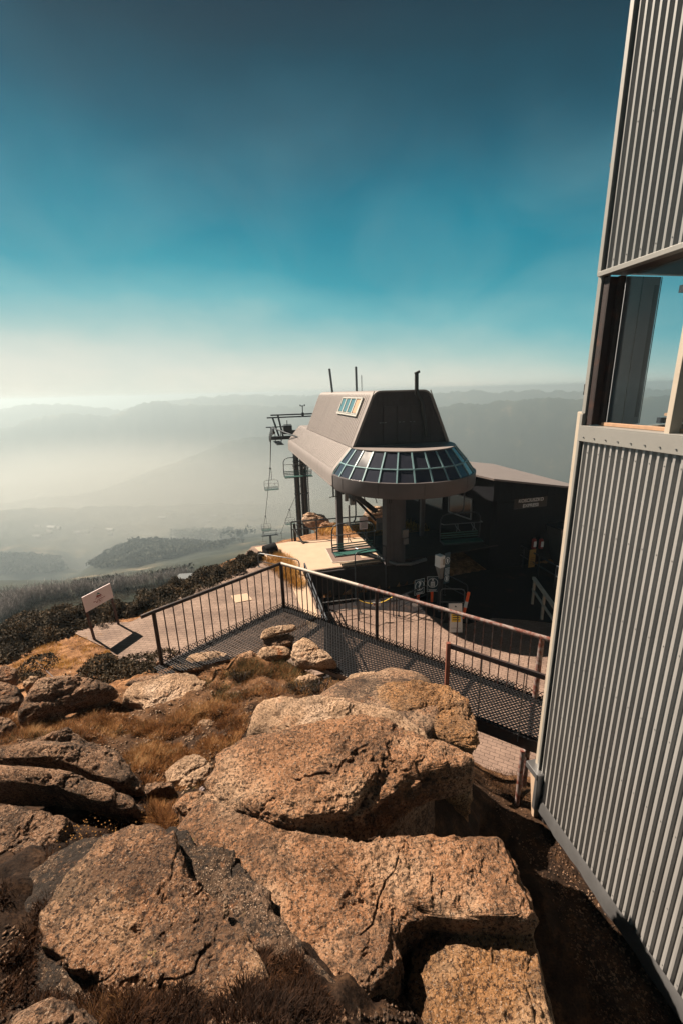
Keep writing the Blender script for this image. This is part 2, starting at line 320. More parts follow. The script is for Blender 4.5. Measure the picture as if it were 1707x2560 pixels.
# alley between the slab and the corrugated wall
for x, y, z in [(2.2, 5.0, 1.0), (2.9, 5.2, .9), (2.6, 6.1, .1), (3.3, 6.2, .1), (2.0, 6.2, .6), (2.4, 4.3, 1.15), (2.9, 4.3, 1.2), (1.9, 4.4, 1.3), (2.4, 3.2, 1.2), (2.9, 3., 1.22), (3.1, 1.8, 1.2), (3.3, .5, 1.25), (2.3, 2.0, 1.25), (2.5, .3, 1.3), (4.5, 3, 1.1), (4.5, 5, .8), (5, 0, 1.2), (1.75, 3.4, 1.5), (1.5, 4.6, 1.9), (1.1, 5.3, 2.0)]: cw(x, y, z, .6)
for x, y, z in [(0, .1, 5.25), (-1.2, .2, 5.1), (.6, .3, 5.0), (-2.5, .4, 4.9), (0, -2, 5.4), (-4, -1, 5), (1.2, -.5, 4.5), (-6, 1, 4.2), (-7, 4, 3.0), (-9, 6, 1.6), (-12, 9, 0)]: cw(x, y, z)
for x, y, z in [(-12, 13, -1.2), (-10, 15.5, -1.6), (-8, 17, -1.6), (-7, 19, -1.5), (-6, 20.5, -1.3), (-5.5, 24, -2.5), (-16, 12, -3), (-16, 18, -5), (-12, 22, -5), (-8, 26, -5.5), (-5, 28, -4.6), (-3, 30, -3.5), (-1, 28, -2.0), (0, 24, -.7), (3, 24, -.7), (6, 24, -.6), (10, 24, -.5), (-3.5, 22.5, -1.0), (15, 20, -1.), (18, 12, -1),
                (2, 30, -2.4), (6, 30, -2.2), (-1, 33, -3.5), (12, 32, -2.4), (-8, 34, -9), (-4, 38, -6), (3, 40, -7), (10, 40, -7), (20, 30, -5), (-20, 26, -11), (-14, 34, -13)]: cw(x, y, z, .6)
ctl = np.array(ctl)
_K = np.sqrt(((ctl[:, None, :2] - ctl[None, :, :2]) ** 2).sum(-1)); _n0 = len(ctl)
_A = np.zeros((_n0 + 3, _n0 + 3)); _A[:_n0, :_n0] = _K - np.eye(_n0) * .02; _A[:_n0, _n0] = 1; _A[:_n0, _n0 + 1:] = ctl[:, :2]; _A[_n0:, :_n0] = _A[:_n0, _n0:].T
_W = np.linalg.solve(_A, np.vstack([ctl[:, 2:4], np.zeros((3, 2))]))
def gbase(xy):
    xy = np.atleast_2d(np.array(xy, float)); K = np.sqrt(((xy[:, None, :] - ctl[None, :, :2]) ** 2).sum(-1))
    return K @ _W[:_n0] + _W[_n0] + xy @ _W[_n0 + 1:]
def inpoly(x, y, P):
    x = np.asarray(x, float); y = np.asarray(y, float); c = np.zeros(x.shape, bool); n = len(P); j = n - 1
    for i in range(n):
        if P[i][1] != P[j][1]:
            c ^= ((P[i][1] > y) != (P[j][1] > y)) & (x < (P[j][0] - P[i][0]) * (y - P[i][1]) / (P[j][1] - P[i][1]) + P[i][0])
        j = i
    return c
# retaining line between upper path and the lower courtyard
RW = [(-.5, 9.4), (-.62, 12.2), (-1.62, 15.95), (1.95, 16.86), (4.6, 17.9)]
YARD = [(-.5, 9.3), (-.62, 12.2), (-1.62, 15.95), (1.95, 16.86), (4.6, 17.9), (14, 20), (15, 6.5), (3.2, 6.2), (1.6, 7.5)]
ALLEY = [tuple(atz(*a)[:2]) for a in [(1195, 2030, 3.7), (1262, 2105, 4.1), (1290, 2180, 4.1), (1325, 2250, 4.1), (1348, 2330, 4.1), (1400, 2560, 4.0), (1430, 2800, 3.9)]]
ALLEY = [(x + .02, y) for x, y in ALLEY] + [(1.2, -1.), (3.9, -1.), (3.6, 2.), (3.0, 4.6), (2.62, 4.9), (2.2, 4.95), (1.75, 4.4), (1.35, 3.4)]
PATHP = [(-9.2, 12.3), (-6.9, 12.4), (-5.2, 15.2), (-4.55, 17.2), (-4.3, 19.2), (-2.6, 19.75), (1.0, 20.1), (1.96, 16.95), (-1.63, 16.0), (-.66, 12.2), (-.55, 9.5), (-1.9, 9.1), (-3.4, 7.9), (-4.2, 8.3), (-4.9, 9.2), (-5.9, 10.0), (-6.9, 10.9)]
def gfun(x, y):
    x = np.atleast_1d(np.asarray(x, float)); y = np.atleast_1d(np.asarray(y, float)); b = gbase(np.stack([x, y], -1))
    a = np.clip(b[:, 1], 0, 1)
    z = b[:, 0] + a * (.16 * fr(x * .7, y * .7, 3.1) + .05 * fr(x * 3, y * 3, 1.7))
    i = inpoly(x, y, ALLEY); z[i] = np.minimum(z[i], 1.22 + .12 * fr(x[i] * 1.3, y[i] * 1.3, 2.2))
    z[inpoly(x, y, YARD)] = ZC - .07; z[inpoly(x, y, PATHP)] = -.06
    return z
sil = {
 0: (75., [(-300, 1560), (0, 1512), (200, 1480), (330, 1465), (500, 1440), (620, 1420), (800, 1390), (1200, 1380), (1800, 1380)]),
 1: (220., [(-300, 1500), (0, 1470), (100, 1462), (250, 1445), (330, 1440), (480, 1410), (620, 1385), (800, 1370), (1800, 1370)]),
 2: (420., [(-300, 1450), (0, 1448), (150, 1450), (300, 1428), (450, 1400), (560, 1380), (640, 1362), (800, 1350), (1800, 1350)]),
 3: (600., [(-300, 1480), (0, 1480), (140, 1490), (170, 1460), (200, 1432), (260, 1388), (330, 1355), (380, 1351), (450, 1358), (520, 1358), (600, 1350), (700, 1340), (1800, 1340)]),
 4: (820., [(-300, 1385), (0, 1392), (80, 1391), (150, 1398), (200, 1425), (280, 1400), (330, 1385), (520, 1352), (600, 1336), (700, 1330), (1800, 1330)]),
 5: (1000., [(-300, 1330), (0, 1340), (200, 1330), (400, 1322), (700, 1310), (1800, 1290)]),
 6: (1180., [(-300, 1270), (0, 1268), (300, 1262), (700, 1255), (1800, 1230)]),
 7: (1400., [(-300, 1262), (0, 1255), (200, 1235), (300, 1208), (400, 1168), (450, 1152), (510, 1128), (560, 1104), (620, 1092), (700, 1088), (900, 1095), (1000, 1060), (1050, 1030), (1095, 1016), (1150, 1006), (1240, 1000), (1310, 994), (1460, 990), (1800, 985)]),
 8: (1900., [(-300, 1110), (0, 1067), (60, 1049), (110, 1035), (170, 1030), (230, 1033), (275, 1039), (320, 1018), (370, 1000), (400, 997), (440, 1006), (520, 1010), (600, 1009), (700, 1013), (900, 1012), (1095, 1020), (1300, 1015), (1460, 1004), (1800, 1000)]),
 9: (2400., [(-300, 1020), (0, 1022), (60, 1016), (95, 1008), (130, 1014), (190, 1018), (240, 1019), (300, 1028), (400, 1012), (450, 1001), (485, 996), (520, 998), (560, 993), (600, 990), (700, 991), (790, 994), (900, 996), (1085, 994), (1160, 988), (1230, 992), (1280, 986), (1400, 991), (1460, 984), (1800, 980)]),
}
def _lift(p):
    x, y = p; return (x, y - (14 if x > 850 else 7) + 3 * math.sin(x * .031) + 2 * math.sin(x * .083 + 1))
_x9 = [q_[0] for q_ in sil[9][1]]; _y9 = [q_[1] for q_ in sil[9][1]]
sil[9] = (sil[9][0], [_lift((x_, float(np.interp(x_, _x9, _y9)))) for x_ in range(-300, 1801, 25)])
LAY = []
for k in sorted(sil):
    r, pts = sil[k]; az = []; tn = []
    for x, y in pts:
        d = ray(x, y); az.append(math.atan2(d[0], d[1])); tn.append(d[2] / math.hypot(d[0], d[1]))
    LAY.append((r, np.array(az), np.array(tn)))
def farz(az, r):
    rs = []; zs = []
    for i, (rr, A, T) in enumerate(LAY):
        z = 7 + rr * np.interp(az, A, T)
        if i >= 7:
            rs.append(rr * .87); zs.append(np.minimum(z, zs[-1]) - .035 * rr)
        rs.append(rr); zs.append(z)
    rs.append(2700.); zs.append(zs[-1] - 60); rs = np.array(rs); zs = np.array(zs)
    i = np.clip(np.searchsorted(rs, r, side='right') - 1, 0, len(rs) - 2); t = np.clip((r - rs[i]) / (rs[i + 1] - rs[i]), 0, 1)
    t = np.where(i >= 6, t * t * (3 - 2 * t), t); k = np.arange(len(az))
    return zs[i, k] + (zs[i + 1, k] - zs[i, k]) * t
def groundz(x, y):
    x = np.atleast_1d(np.asarray(x, float)); y = np.atleast_1d(np.asarray(y, float)); r = np.hypot(x, y); az = np.arctan2(x, y); z = np.zeros_like(x)
    n = r < 75
    if n.any():
        zn = gfun(x[n], y[n]); k = np.clip((r[n] - 24) / 51., 0, 1); kk = k * k * (3 - 2 * k); z[n] = zn * (1 - kk) + farz(az[n], np.full(n.sum(), 75.)) * kk
    f = ~n
    if f.any():
        rf = r[f]; g = .5 + .5 * np.tanh((rf - 200) / 200)
        z[f] = farz(az[f], rf) - .012 * rf * g * np.abs(fr(x[f] / 123., y[f] / 123., .3, 4)) * np.where(rf > 300, 1., .4)
        z[f] = np.minimum(z[f], 9.)
    return z
def build_ground():
    naz = 620; az = np.radians(np.linspace(-88, 88, naz)); rr = [.25]
    while rr[-1] < 2640: rr.append(rr[-1] * (1.011 if rr[-1] < 30 else 1.016) + .012)
    rr = np.array(rr); pts = []; B = None
    X = np.outer(rr, np.sin(az)); Y = np.outer(rr, np.cos(az)); V = np.zeros((len(rr), naz, 3)); V[..., 0] = X; V[..., 1] = Y
    for i in range(0, len(rr), 8):
        V[i:i + 8, :, 2] = groundz(X[i:i + 8].ravel(), Y[i:i + 8].ravel()).reshape(-1, naz)
    v = V.reshape(-1, 3); n = naz; f = []
    idx = np.arange(len(rr) * naz).reshape(len(rr), naz)
    q = np.stack([idx[:-1, :-1], idx[1:, :-1], idx[1:, 1:], idx[:-1, 1:]], -1).reshape(-1, 4)
    me = bpy.data.meshes.new('ground'); me.vertices.add(len(v)); me.vertices.foreach_set('co', v.ravel()); me.loops.add(q.size); me.loops.foreach_set('vertex_index', q.ravel())
    me.polygons.add(len(q)); me.polygons.foreach_set('loop_start', np.arange(0, q.size, 4)); me.polygons.foreach_set('loop_total', np.full(len(q), 4)); me.update(); me.validate()
    me.polygons.foreach_set('use_smooth', [True] * len(q)); me.flip_normals()
    o = bpy.data.objects.new('ground', me); COL.objects.link(o); o['kind'] = 'structure'
    m = bpy.data.materials.new('ground'); m.use_nodes = True; nt = m.node_tree; L = nt.links.new; b = nt.nodes['Principled BSDF']; b.inputs['Roughness'].default_value = .95; b.inputs['Specular IOR Level'].default_value = .1
    g = _n(nt, 'ShaderNodeNewGeometry')
    def nz(s, d=6, r=.6):
        k = _n(nt, 'ShaderNodeTexNoise'); k.inputs['Scale'].default_value = s; k.inputs['Detail'].default_value = d; k.inputs['Roughness'].default_value = r; L(g.outputs['Position'], k.inputs['Vector']); return k.outputs[0]
    near = ramp(nt, nz(3.5, 8, .7), [(.30, (.035, .018, .01)), (.45, (.12, .06, .028)), (.58, (.22, .12, .06)), (.72, (.30, .18, .11))])
    sp = ramp(nt, nz(45, 4, .7), [(.38, (.35, .3, .28)), (.55, (1.1, 1.05, 1.0))])
    shade_soil = ramp(nt, nz(5., 6, .7), [(.3, (.007, .005, .004)), (.5, (.020, .012, .008)), (.7, (.06, .033, .018))])  # soil tone lowered near the eye to deepen alley shade and dim the foreground
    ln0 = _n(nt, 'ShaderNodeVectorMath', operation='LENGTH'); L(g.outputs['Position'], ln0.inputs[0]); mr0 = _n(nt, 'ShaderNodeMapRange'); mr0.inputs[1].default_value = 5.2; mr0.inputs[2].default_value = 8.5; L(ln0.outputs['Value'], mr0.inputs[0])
    mh = _n(nt, 'ShaderNodeMix', data_type='RGBA'); L(mr0.outputs[0], mh.inputs[0]); L(shade_soil, mh.inputs[6]); L(near, mh.inputs[7]); near = mh.outputs[2]
    mm = _n(nt, 'ShaderNodeMix', data_type='RGBA', blend_type='MULTIPLY'); mm.inputs[0].default_value = 1; L(near, mm.inputs[6]); L(sp, mm.inputs[7])
    far = ramp(nt, nz(.012, 9, .68), [(.42, (.010, .013, .009)), (.54, (.022, .024, .015)), (.61, (.05, .042, .025)), (.68, (.16, .12, .08))])
    sz_ = _n(nt, 'ShaderNodeSeparateXYZ'); L(g.outputs['Position'], sz_.inputs[0]); vz = _n(nt, 'ShaderNodeMapRange'); L(sz_.outputs['Z'], vz.inputs[0]); vz.inputs[1].default_value = -250; vz.inputs[2].default_value = -340; vz.inputs[3].default_value = 0; vz.inputs[4].default_value = .8
    fld = ramp(nt, nz(.006, 6, .6), [(.35, (.05, .05, .03)), (.5, (.20, .17, .11)), (.62, (.32, .28, .2))]); lv = _n(nt, 'ShaderNodeVectorMath', operation='LENGTH'); L(g.outputs['Position'], lv.inputs[0]); lr = _n(nt, 'ShaderNodeMapRange'); L(lv.outputs['Value'], lr.inputs[0]); lr.inputs[1].default_value = 900; lr.inputs[2].default_value = 980; vm = _n(nt, 'ShaderNodeMath', operation='MULTIPLY'); L(vz.outputs[0], vm.inputs[0]); L(lr.outputs[0], vm.inputs[1]); vf = _n(nt, 'ShaderNodeMix', data_type='RGBA'); L(vm.outputs[0], vf.inputs[0]); L(far, vf.inputs[6]); L(fld, vf.inputs[7]); far = vf.outputs[2]
    ln = _n(nt, 'ShaderNodeVectorMath', operation='LENGTH'); L(g.outputs['Position'], ln.inputs[0])
    mr = _n(nt, 'ShaderNodeMapRange'); mr.inputs[1].default_value = 28; mr.inputs[2].default_value = 60; L(ln.outputs['Value'], mr.inputs[0])
    mx = _n(nt, 'ShaderNodeMix', data_type='RGBA'); L(mr.outputs[0], mx.inputs[0]); L(mm.outputs[2], mx.inputs[6]); L(far, mx.inputs[7]); L(mx.outputs[2], b.inputs['Base Color'])
    bp = _n(nt, 'ShaderNodeBump'); bp.inputs['Strength'].default_value = .8; bp.inputs['Distance'].default_value = .03; L(nz(22, 8, .7), bp.inputs['Height']); L(bp.outputs[0], b.inputs['Normal'])
    me.materials.append(m)
build_ground()
def hits(px, py, n=90):
    px = np.asarray(px, float); py = np.asarray(py, float); d = F[None] + R[None] * ((px - CX) / FPX)[:, None] + U[None] * ((CY - py) / FPX)[:, None]; d /= np.linalg.norm(d, axis=1)[:, None]
    t = np.full(len(px), .7)
    act = np.arange(len(px))
    for i in range(n):
        p = EYE + d[act] * t[act, None]; g = p[:, 2] - groundz(p[:, 0], p[:, 1]); t[act] += np.clip(g * .55, 0, None); act = act[(g > .004 * np.maximum(1, t[act] / 30)) & (t[act] < 6000)]
        if not len(act): break
    p = EYE + d * t[:, None]; g = np.abs(p[:, 2] - groundz(p[:, 0], p[:, 1])); return p, g < .05 * np.maximum(1, t / 40)
def hit(px, py, tmax=60, step=.05, off=0.):
    d = ray(px, py); d = d / np.linalg.norm(d); t = .6
    while t < tmax:
        p = EYE + d * t
        z = float(groundz(p[0], p[1])[0]) + off
        if p[2] <= z: return np.array([p[0], p[1], z])
        t += max(.02, (p[2] - z) * .45)
    return None
# ------------------------------------------------------------------ rocks
def rock(name, label, outline, zc, H, Hd, tilt=.5, m='granite', nth=220, nph=120, e1=.62, e2=.8, a1=.06, strata=.03, crack=.05, seed=0., group=None, cat='rock', f1=1.3, sdir=(0, 0, 1), centre=None, nfac=5, fl=(.76, .92), ck=.42):
    """outline = px polygon; zc = height of its centre; tilt = 0 plane is horizontal .. 1 plane faces the eye"""
    P = np.array(outline, float); c = P.mean(0) if centre is None else np.array(centre, float)
    C0 = atz(c[0], c[1], zc); tc = EYE - C0; tc /= np.linalg.norm(tc); n = np.array([0, 0, 1.]) * (1 - tilt) + tc * tilt; n /= np.linalg.norm(n)
    W = np.array([onpl(x, y, C0, n) for x, y in P]) - C0
    u = np.cross(n, [0, 0, 1.]) if tilt > .05 else np.array([1., 0, 0]); u = np.array([1., 0, 0]) - n * n[0]; u /= np.linalg.norm(u); w = np.cross(n, u)
    a = np.arctan2(W @ w, W @ u); rr = np.hypot(W @ w, W @ u); o = np.argsort(a); a = a[o]; rr = rr[o]
    th = np.linspace(-math.pi, math.pi, nth, endpoint=False)
    # polygon radius by true edge crossing
    px = W @ u; pw = W @ w; Rth = np.interp(th, a, rr, period=2 * math.pi)
    for i, t in enumerate(th):
        dx, dy = math.cos(t), math.sin(t); best = None
        for k in range(len(px)):
            x1, y1, x2, y2 = px[k], pw[k], px[(k + 1) % len(px)], pw[(k + 1) % len(px)]
            den = dx * (y2 - y1) - dy * (x2 - x1)
            if abs(den) < 1e-9: continue
            s = (x1 * (y2 - y1) - y1 * (x2 - x1)) / den; q = (x1 * dy - y1 * dx) / den
            if s > 0 and 0 <= q <= 1: best = s if best is None else max(best, s)
        if best: Rth[i] = best
    kern = np.array([1, 2, 3, 2, 1.]); kern /= kern.sum(); Rth = np.convolve(np.concatenate([Rth[-2:], Rth, Rth[:2]]), kern, 'valid')
    size = Rth.mean(); so = np.array([seed * 7.3, seed * 3.1, seed * 5.7]); sd_ = np.array(sdir, float); sd_ /= np.linalg.norm(sd_)
    k1 = int(nph * .42); tt = np.linspace(0, .86, k1); f1_ = np.arcsin(tt ** (1 / e1)); k2 = nph - k1 - 14; p = np.concatenate([f1_, np.linspace(f1_[-1], math.pi - f1_[-1], k2 + 2)[1:-1], math.pi - np.arcsin(np.linspace(.86, 0, 14) ** (1 / e1))])[:, None]; sp_ = np.sin(p); cp_ = np.cos(p); t = np.abs(sp_) ** e1; h = np.sign(cp_) * np.abs(cp_) ** e2 * np.where(cp_ > 0, H, Hd)
    rad = t * Rth[None, :]
    q = C0 + rad[..., None] * (np.cos(th)[None, :, None] * u + np.sin(th)[None, :, None] * w) + h[..., None] * n
    rv = q - C0 + n * (.3 * size); rv /= np.linalg.norm(rv, axis=-1)[..., None]
    d = a1 * fbm(q * f1 + so, 5, .75); al = (q @ sd_)[..., None] * sd_; vv = q - al
    # bedding: noise squeezed across the layers; joints: thin grooves only where a second noise allows
    wob = .08 * pn(q * 2.1 + so)[..., None] * sd_
    s1 = pn(vv * .9 + (al + wob) * 7 + so); d += strata * (np.clip(np.abs(s1) * 3, 0, 1) * 1.2 - .6); d += strata * .5 * pn(vv * 3 + (al + wob) * 22 + so)
    rc = np.random.RandomState(int(seed * 13) + 5)
    for k in range(4):   # joint sets: wavy, broken planes
        dv = rc.normal(size=3); dv[2] = abs(dv[2]) * (2.5 if k < 2 else .4) + .1; dv /= np.linalg.norm(dv); wv = (q @ dv) + .13 * fbm(q * 1.7 + so + k * 3, 4, .8)
        sp_c = max(.28, .75 * size) * rc.uniform(.8, 1.3); e = np.abs(((wv / sp_c + rc.uniform()) % 1) - .5) * sp_c; wd_ = .010 + .006 * pn(q * 5 + so)
        d -= ck * crack * np.clip(1 - e / np.maximum(wd_, .004), 0, 1) ** .6 * np.clip(pn(q * 1.8 + so * (2 + k)) * 5 + .4, 0, 1)
    pit = pn(q * 7 + so * 1.1); d -= .022 * np.clip(pit * 3 - .9, 0, 1)
    d += .016 * fbm(q * 9 + so, 4, .5)
    V = (q + rv * d[..., None]).reshape(-1, 3); rs_ = np.random.RandomState(int(seed * 10) + 1)
    for k in range(nfac):
        dr = rs_.normal(size=3); dr[2] = abs(dr[2]) * .7; dr /= np.linalg.norm(dr); s_ = (V - C0) @ dr; lim = s_.max() * rs_.uniform(fl[0], fl[1])
        jit = .02 * size * pn(V * 5 / max(size, .2) + so + k); ex = np.clip(s_ - lim - jit, 0, None); V = V - dr * (ex * .8)[:, None]
    idx = np.arange(nph * nth).reshape(nph, nth); nx = np.roll(idx, -1, 1)
    q = np.stack([idx[:-1], idx[1:], nx[1:], nx[:-1]], -1).reshape(-1, 4)
    me = bpy.data.meshes.new(name); me.from_pydata(V.tolist(), [], q.tolist()); me.polygons.foreach_set('use_smooth', [True] * len(me.polygons))
    bm = bmesh.new(); bm.from_mesh(me); bmesh.ops.remove_doubles(bm, verts=bm.verts, dist=.0004); bmesh.ops.recalc_face_normals(bm, faces=bm.faces); bm.to_mesh(me); bm.free()
    me.materials.append(MT[m]); o = bpy.data.objects.new(name, me); COL.objects.link(o)
    return tag(o, label, cat, group)
rock('boulder', 'largest rounded granite boulder in the middle of the foreground, dark undercut below', [(525, 1975), (545, 1915), (600, 1872), (680, 1848), (760, 1832), (860, 1825), (960, 1832), (1060, 1850), (1130, 1872), (1180, 1900), (1202, 1925), (1190, 1945), (1130, 1962), (1040, 1995), (940, 2045), (800, 2095), (690, 2100), (600, 2068), (545, 2025)],
     4.22, .20, .28, .14, 'granite', 460, 300, .44, .70, .06, .045, .055, 1.6, f1=1.2, nfac=2, fl=(.93, .97))
rock('boulder', 'layered orange granite block behind the big boulder, next to the grating', [(935, 1735), (1040, 1728), (1120, 1738), (1165, 1768), (1183, 1815), (1188, 1890), (1120, 1880), (1000, 1830), (930, 1810), (915, 1770)],
     3.42, .16, 2.6, .2, 'granite_orange', 260, 260, .36, .5, .05, .06, .05, 2., nfac=2, fl=(.9, .97))
def bedrock():
    import math as m_
    fp = [(.0, 2.7), (.4, 2.75), (.6, 3.0), (.85, 3.6), (1.1, 4.2), (1.0, 4.7), (.2, 4.7), (-.3, 3.4)]
    b = []; n = 90; c = np.array([.3, 3.6])
    P = np.array(fp); th = np.linspace(0, 2 * math.pi, n, endpoint=False); a = np.arctan2(P[:, 1] - c[1], P[:, 0] - c[0]); r = np.hypot(P[:, 0] - c[0], P[:, 1] - c[1]); o_ = np.argsort(a); rr = np.interp(th, a[o_], r[o_], period=2 * math.pi)
    zz = np.concatenate([np.linspace(.7, 3.45, 60), [3.53, 3.58, 3.6, 3.6, 3.6]]); sc_ = np.concatenate([np.linspace(1.06, 1., 60), [.96, .88, .6, .3, .01]])
    V = np.stack([c[0] + np.cos(th)[None] * rr[None] * sc_[:, None], c[1] + np.sin(th)[None] * rr[None] * sc_[:, None], zz[:, None] + 0 * th[None]], -1)
    V[..., :2] += (.12 * fbm(V * np.array([1.3, 1.3, 2.2]), 4, .7))[..., None] * (V[..., :2] - c) / 1.2
    V = V.reshape(-1, 3); idx = np.arange(len(zz) * n).reshape(len(zz), n); nx = np.roll(idx, -1, 1); q = np.stack([idx[:-1], nx[:-1], nx[1:], idx[1:]], -1).reshape(-1, 4)
    me = bpy.data.meshes.new('boulder'); me.from_pydata(V.tolist(), [], q.tolist()); me.polygons.foreach_set('use_smooth', [True] * len(me.polygons)); me.materials.append(MT['granite_grey'])
    o = bpy.data.objects.new('boulder', me); COL.objects.link(o); tag(o, 'shaded rock mass under the biggest boulder, above the dark alley', 'rock')
bedrock()
rock('boulder', 'pale hollowed rock between the dry grass and the layered block', [(835, 1745), (850, 1712), (905, 1697), (960, 1704), (985, 1740), (975, 1790), (900, 1800), (850, 1790)],
     3.2, .16, .25, .5, 'granite_pale', 160, 100, .55, .7, .06, .04, .06, 3.)
rock('rock_slab', 'broad lichen covered slab under the big boulder, bottom centre of the picture', [(420, 2090), (470, 2020), (545, 2010), (620, 2070), (740, 2115), (900, 2128), (1100, 2128), (1258, 2122), (1290, 2180), (1320, 2250), (1345, 2330), (1310, 2360), (1240, 2335), (1150, 2352), (1080, 2330), (1015, 2350), (985, 2385), (1002, 2440), (965, 2500), (900, 2545), (800, 2490), (735, 2420), (640, 2345), (560, 2260), (470, 2170)],
     4.08, .20, 3.0, .12, 'granite', 460, 300, .33, .5, .05, .025, .04, 4., f1=1.4, nfac=2, fl=(.9, .97))
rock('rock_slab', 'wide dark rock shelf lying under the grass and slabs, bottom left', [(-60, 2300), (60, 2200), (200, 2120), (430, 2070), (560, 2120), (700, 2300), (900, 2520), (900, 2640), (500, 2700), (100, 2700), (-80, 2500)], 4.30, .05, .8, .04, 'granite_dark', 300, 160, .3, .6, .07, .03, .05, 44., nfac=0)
rock('rock_slab', 'rough lower rock step at the bottom edge, right of the dark cleft', [(1050, 2340), (1180, 2325), (1325, 2325), (1350, 2420), (1385, 2560), (1400, 2700), (1200, 2760), (1000, 2700), (1010, 2560), (1050, 2440)],
     3.95, .14, 3.0, .1, 'granite_orange', 300, 220, .36, .6, .06, .04, .05, 5.)
rock('rock_slab', 'flat speckled slab left of the dry grass seam, bottom left', [(90, 2300), (150, 2190), (240, 2120), (340, 2090), (435, 2088), (465, 2165), (515, 2225), (575, 2310), (635, 2400), (690, 2490), (600, 2530), (450, 2520), (300, 2480), (180, 2425), (105, 2370)],
     4.40, .07, .6, .06, 'granite_brown', 400, 220, .30, .6, .05, .025, .04, 6., nfac=3, fl=(.88, .96))
rock('boulder', 'low rounded dark boulder cut by the bottom left corner', [(20, 2620), (50, 2540), (110, 2505), (190, 2520), (250, 2570), (280, 2650), (150, 2700)], 4.78, .12, .3, .3, 'granite_grey', 160, 80, .5, .8, .03, .01, .03, 7.)
rock('boulder', 'long smooth boulder on the left, overhanging a black hollow', [(-120, 1935), (-20, 1925), (80, 1922), (170, 1935), (260, 1970), (340, 2010), (372, 2045), (330, 2050), (250, 2035), (180, 2000), (100, 1978), (0, 1975), (-120, 1980)],
     4.02, .16, .22, .45, 'granite_grey', 260, 140, .5, .7, .04, .03, .04, 8.)
rock('boulder', 'middle boulder of the left pile, ridged along its back', [(-120, 1890), (0, 1875), (120, 1868), (230, 1872), (290, 1895), (335, 1945), (360, 1990), (330, 2000), (240, 1960), (120, 1925), (0, 1920), (-120, 1925)],
     3.85, .2, .3, .5, 'granite_grey', 260, 140, .5, .7, .04, .04, .05, 9.)
rock('boulder', 'hump shaped boulder at the back of the left pile', [(40, 1880), (70, 1860), (130, 1835), (180, 1830), (220, 1850), (245, 1880), (200, 1900), (90, 1900)], 3.55, .14, .3, .5, 'granite_grey', 160, 90, .55, .7, .04, .03, .03, 10.)
rock('boulder', 'grey lichen rock in the shade below the left overhang', [(-100, 2020), (40, 2018), (160, 2030), (210, 2060), (160, 2120), (80, 2170), (-40, 2180), (-120, 2150)], 4.05, .08, .5, .2, 'granite_grey', 200, 100, .5, .7, .05, .02, .04, 11.)
rock('boulder', 'dark tapered boulder standing left of the dry grass, upper left', [(38, 1800), (50, 1765), (75, 1720), (110, 1690), (150, 1690), (220, 1705), (280, 1722), (298, 1735), (250, 1755), (180, 1775), (120, 1795), (60, 1812)],
     2.75, .22, .35, .6, 'granite_grey', 220, 140, .55, .7, .05, .03, .05, 12.)
rock('rock_slab', 'sunlit flat rock with a thin shelf between the two patches of dry grass', [(290, 1735), (330, 1715), (400, 1700), (470, 1690), (520, 1705), (542, 1740), (530, 1775), (480, 1800), (430, 1815), (400, 1800), (350, 1765), (300, 1750)],
     2.45, .10, .4, .25, 'granite_pale', 220, 110, .5, .7, .05, .03, .04, 13.)
rock('rock_slab', 'thin long rock shelf on the grass below the railing end', [(310, 1705), (350, 1695), (420, 1687), (485, 1684), (490, 1692), (430, 1700), (360, 1712), (315, 1714)], 2.22, .05, .06, .3, 'granite_grey', 120, 60, .6, .8, .03, .02, .02, 14.)
rock('rock_slab', 'small flat rock in the grass left of the big boulder', [(415, 1925), (440, 1900), (490, 1892), (535, 1905), (545, 1940), (520, 1965), (460, 1970), (425, 1950)], 3.55, .07, .3, .25, 'granite_pale', 140, 80, .5, .7, .03, .02, .03, 15.)
rock('rock_slab', 'narrow tilted rock splinter beside the grass seam, left of the small flat rock', [(368, 1905), (400, 1885), (450, 1872), (465, 1880), (430, 1905), (385, 1930), (368, 1925)], 3.38, .05, .2, .3, 'granite_grey', 120, 60, .6, .8, .03, .02, .03, 16.)
rock('rock_slab', 'rock with a thin lip just above the sunken seam, left of the big boulder', [(362, 1962), (400, 1955), (440, 1955), (450, 1970), (400, 1980), (368, 1985)], 3.72, .04, .2, .3, 'granite_grey', 110, 50, .6, .8, .03, .02, .03, 17.)
rock('boulder', 'rounded slab tucked under the left end of the big boulder', [(430, 2010), (450, 1985), (500, 1978), (555, 1990), (585, 2020), (560, 2055), (500, 2060), (445, 2045)], 3.98, .1, .35, .3, 'granite', 160, 90, .5, .7, .04, .02, .03, 18.)
rock('boulder', 'pale smooth rock rising behind the big boulder, beside the dry grass', [(625, 1800), (650, 1765), (700, 1748), (800, 1752), (900, 1762), (1000, 1790), (1060, 1830), (1080, 1870), (900, 1880), (700, 1865), (620, 1840)], 3.62, .14, 1.2, .3, 'granite_pale', 240, 140, .5, .7, .04, .03, .04, 19., nfac=2, fl=(.92, .97))
rock('stone', 'upright pale stone leaning against the back of the big boulder', [(640, 1790), (650, 1765), (680, 1754), (700, 1762), (705, 1785), (670, 1810), (645, 1812)], 3.62, .08, .12, .6, 'granite_pale', 90, 60, .6, .8, .02, .02, .02, 20.)
rock('stone', 'small white stone in the dry grass, left of the leaning stone', [(493, 1812), (503, 1801), (525, 1800), (537, 1812), (528, 1825), (503, 1826)], 3.0, .05, .08, .5, 'granite_pale', 70, 44, .6, .8, .015, .01, .015, 21.)
def proj(p):
    v = np.array(p, float) - EYE; d = v @ F; return (CX + FPX * (v @ R) / d, CY - FPX * (v @ U) / d)
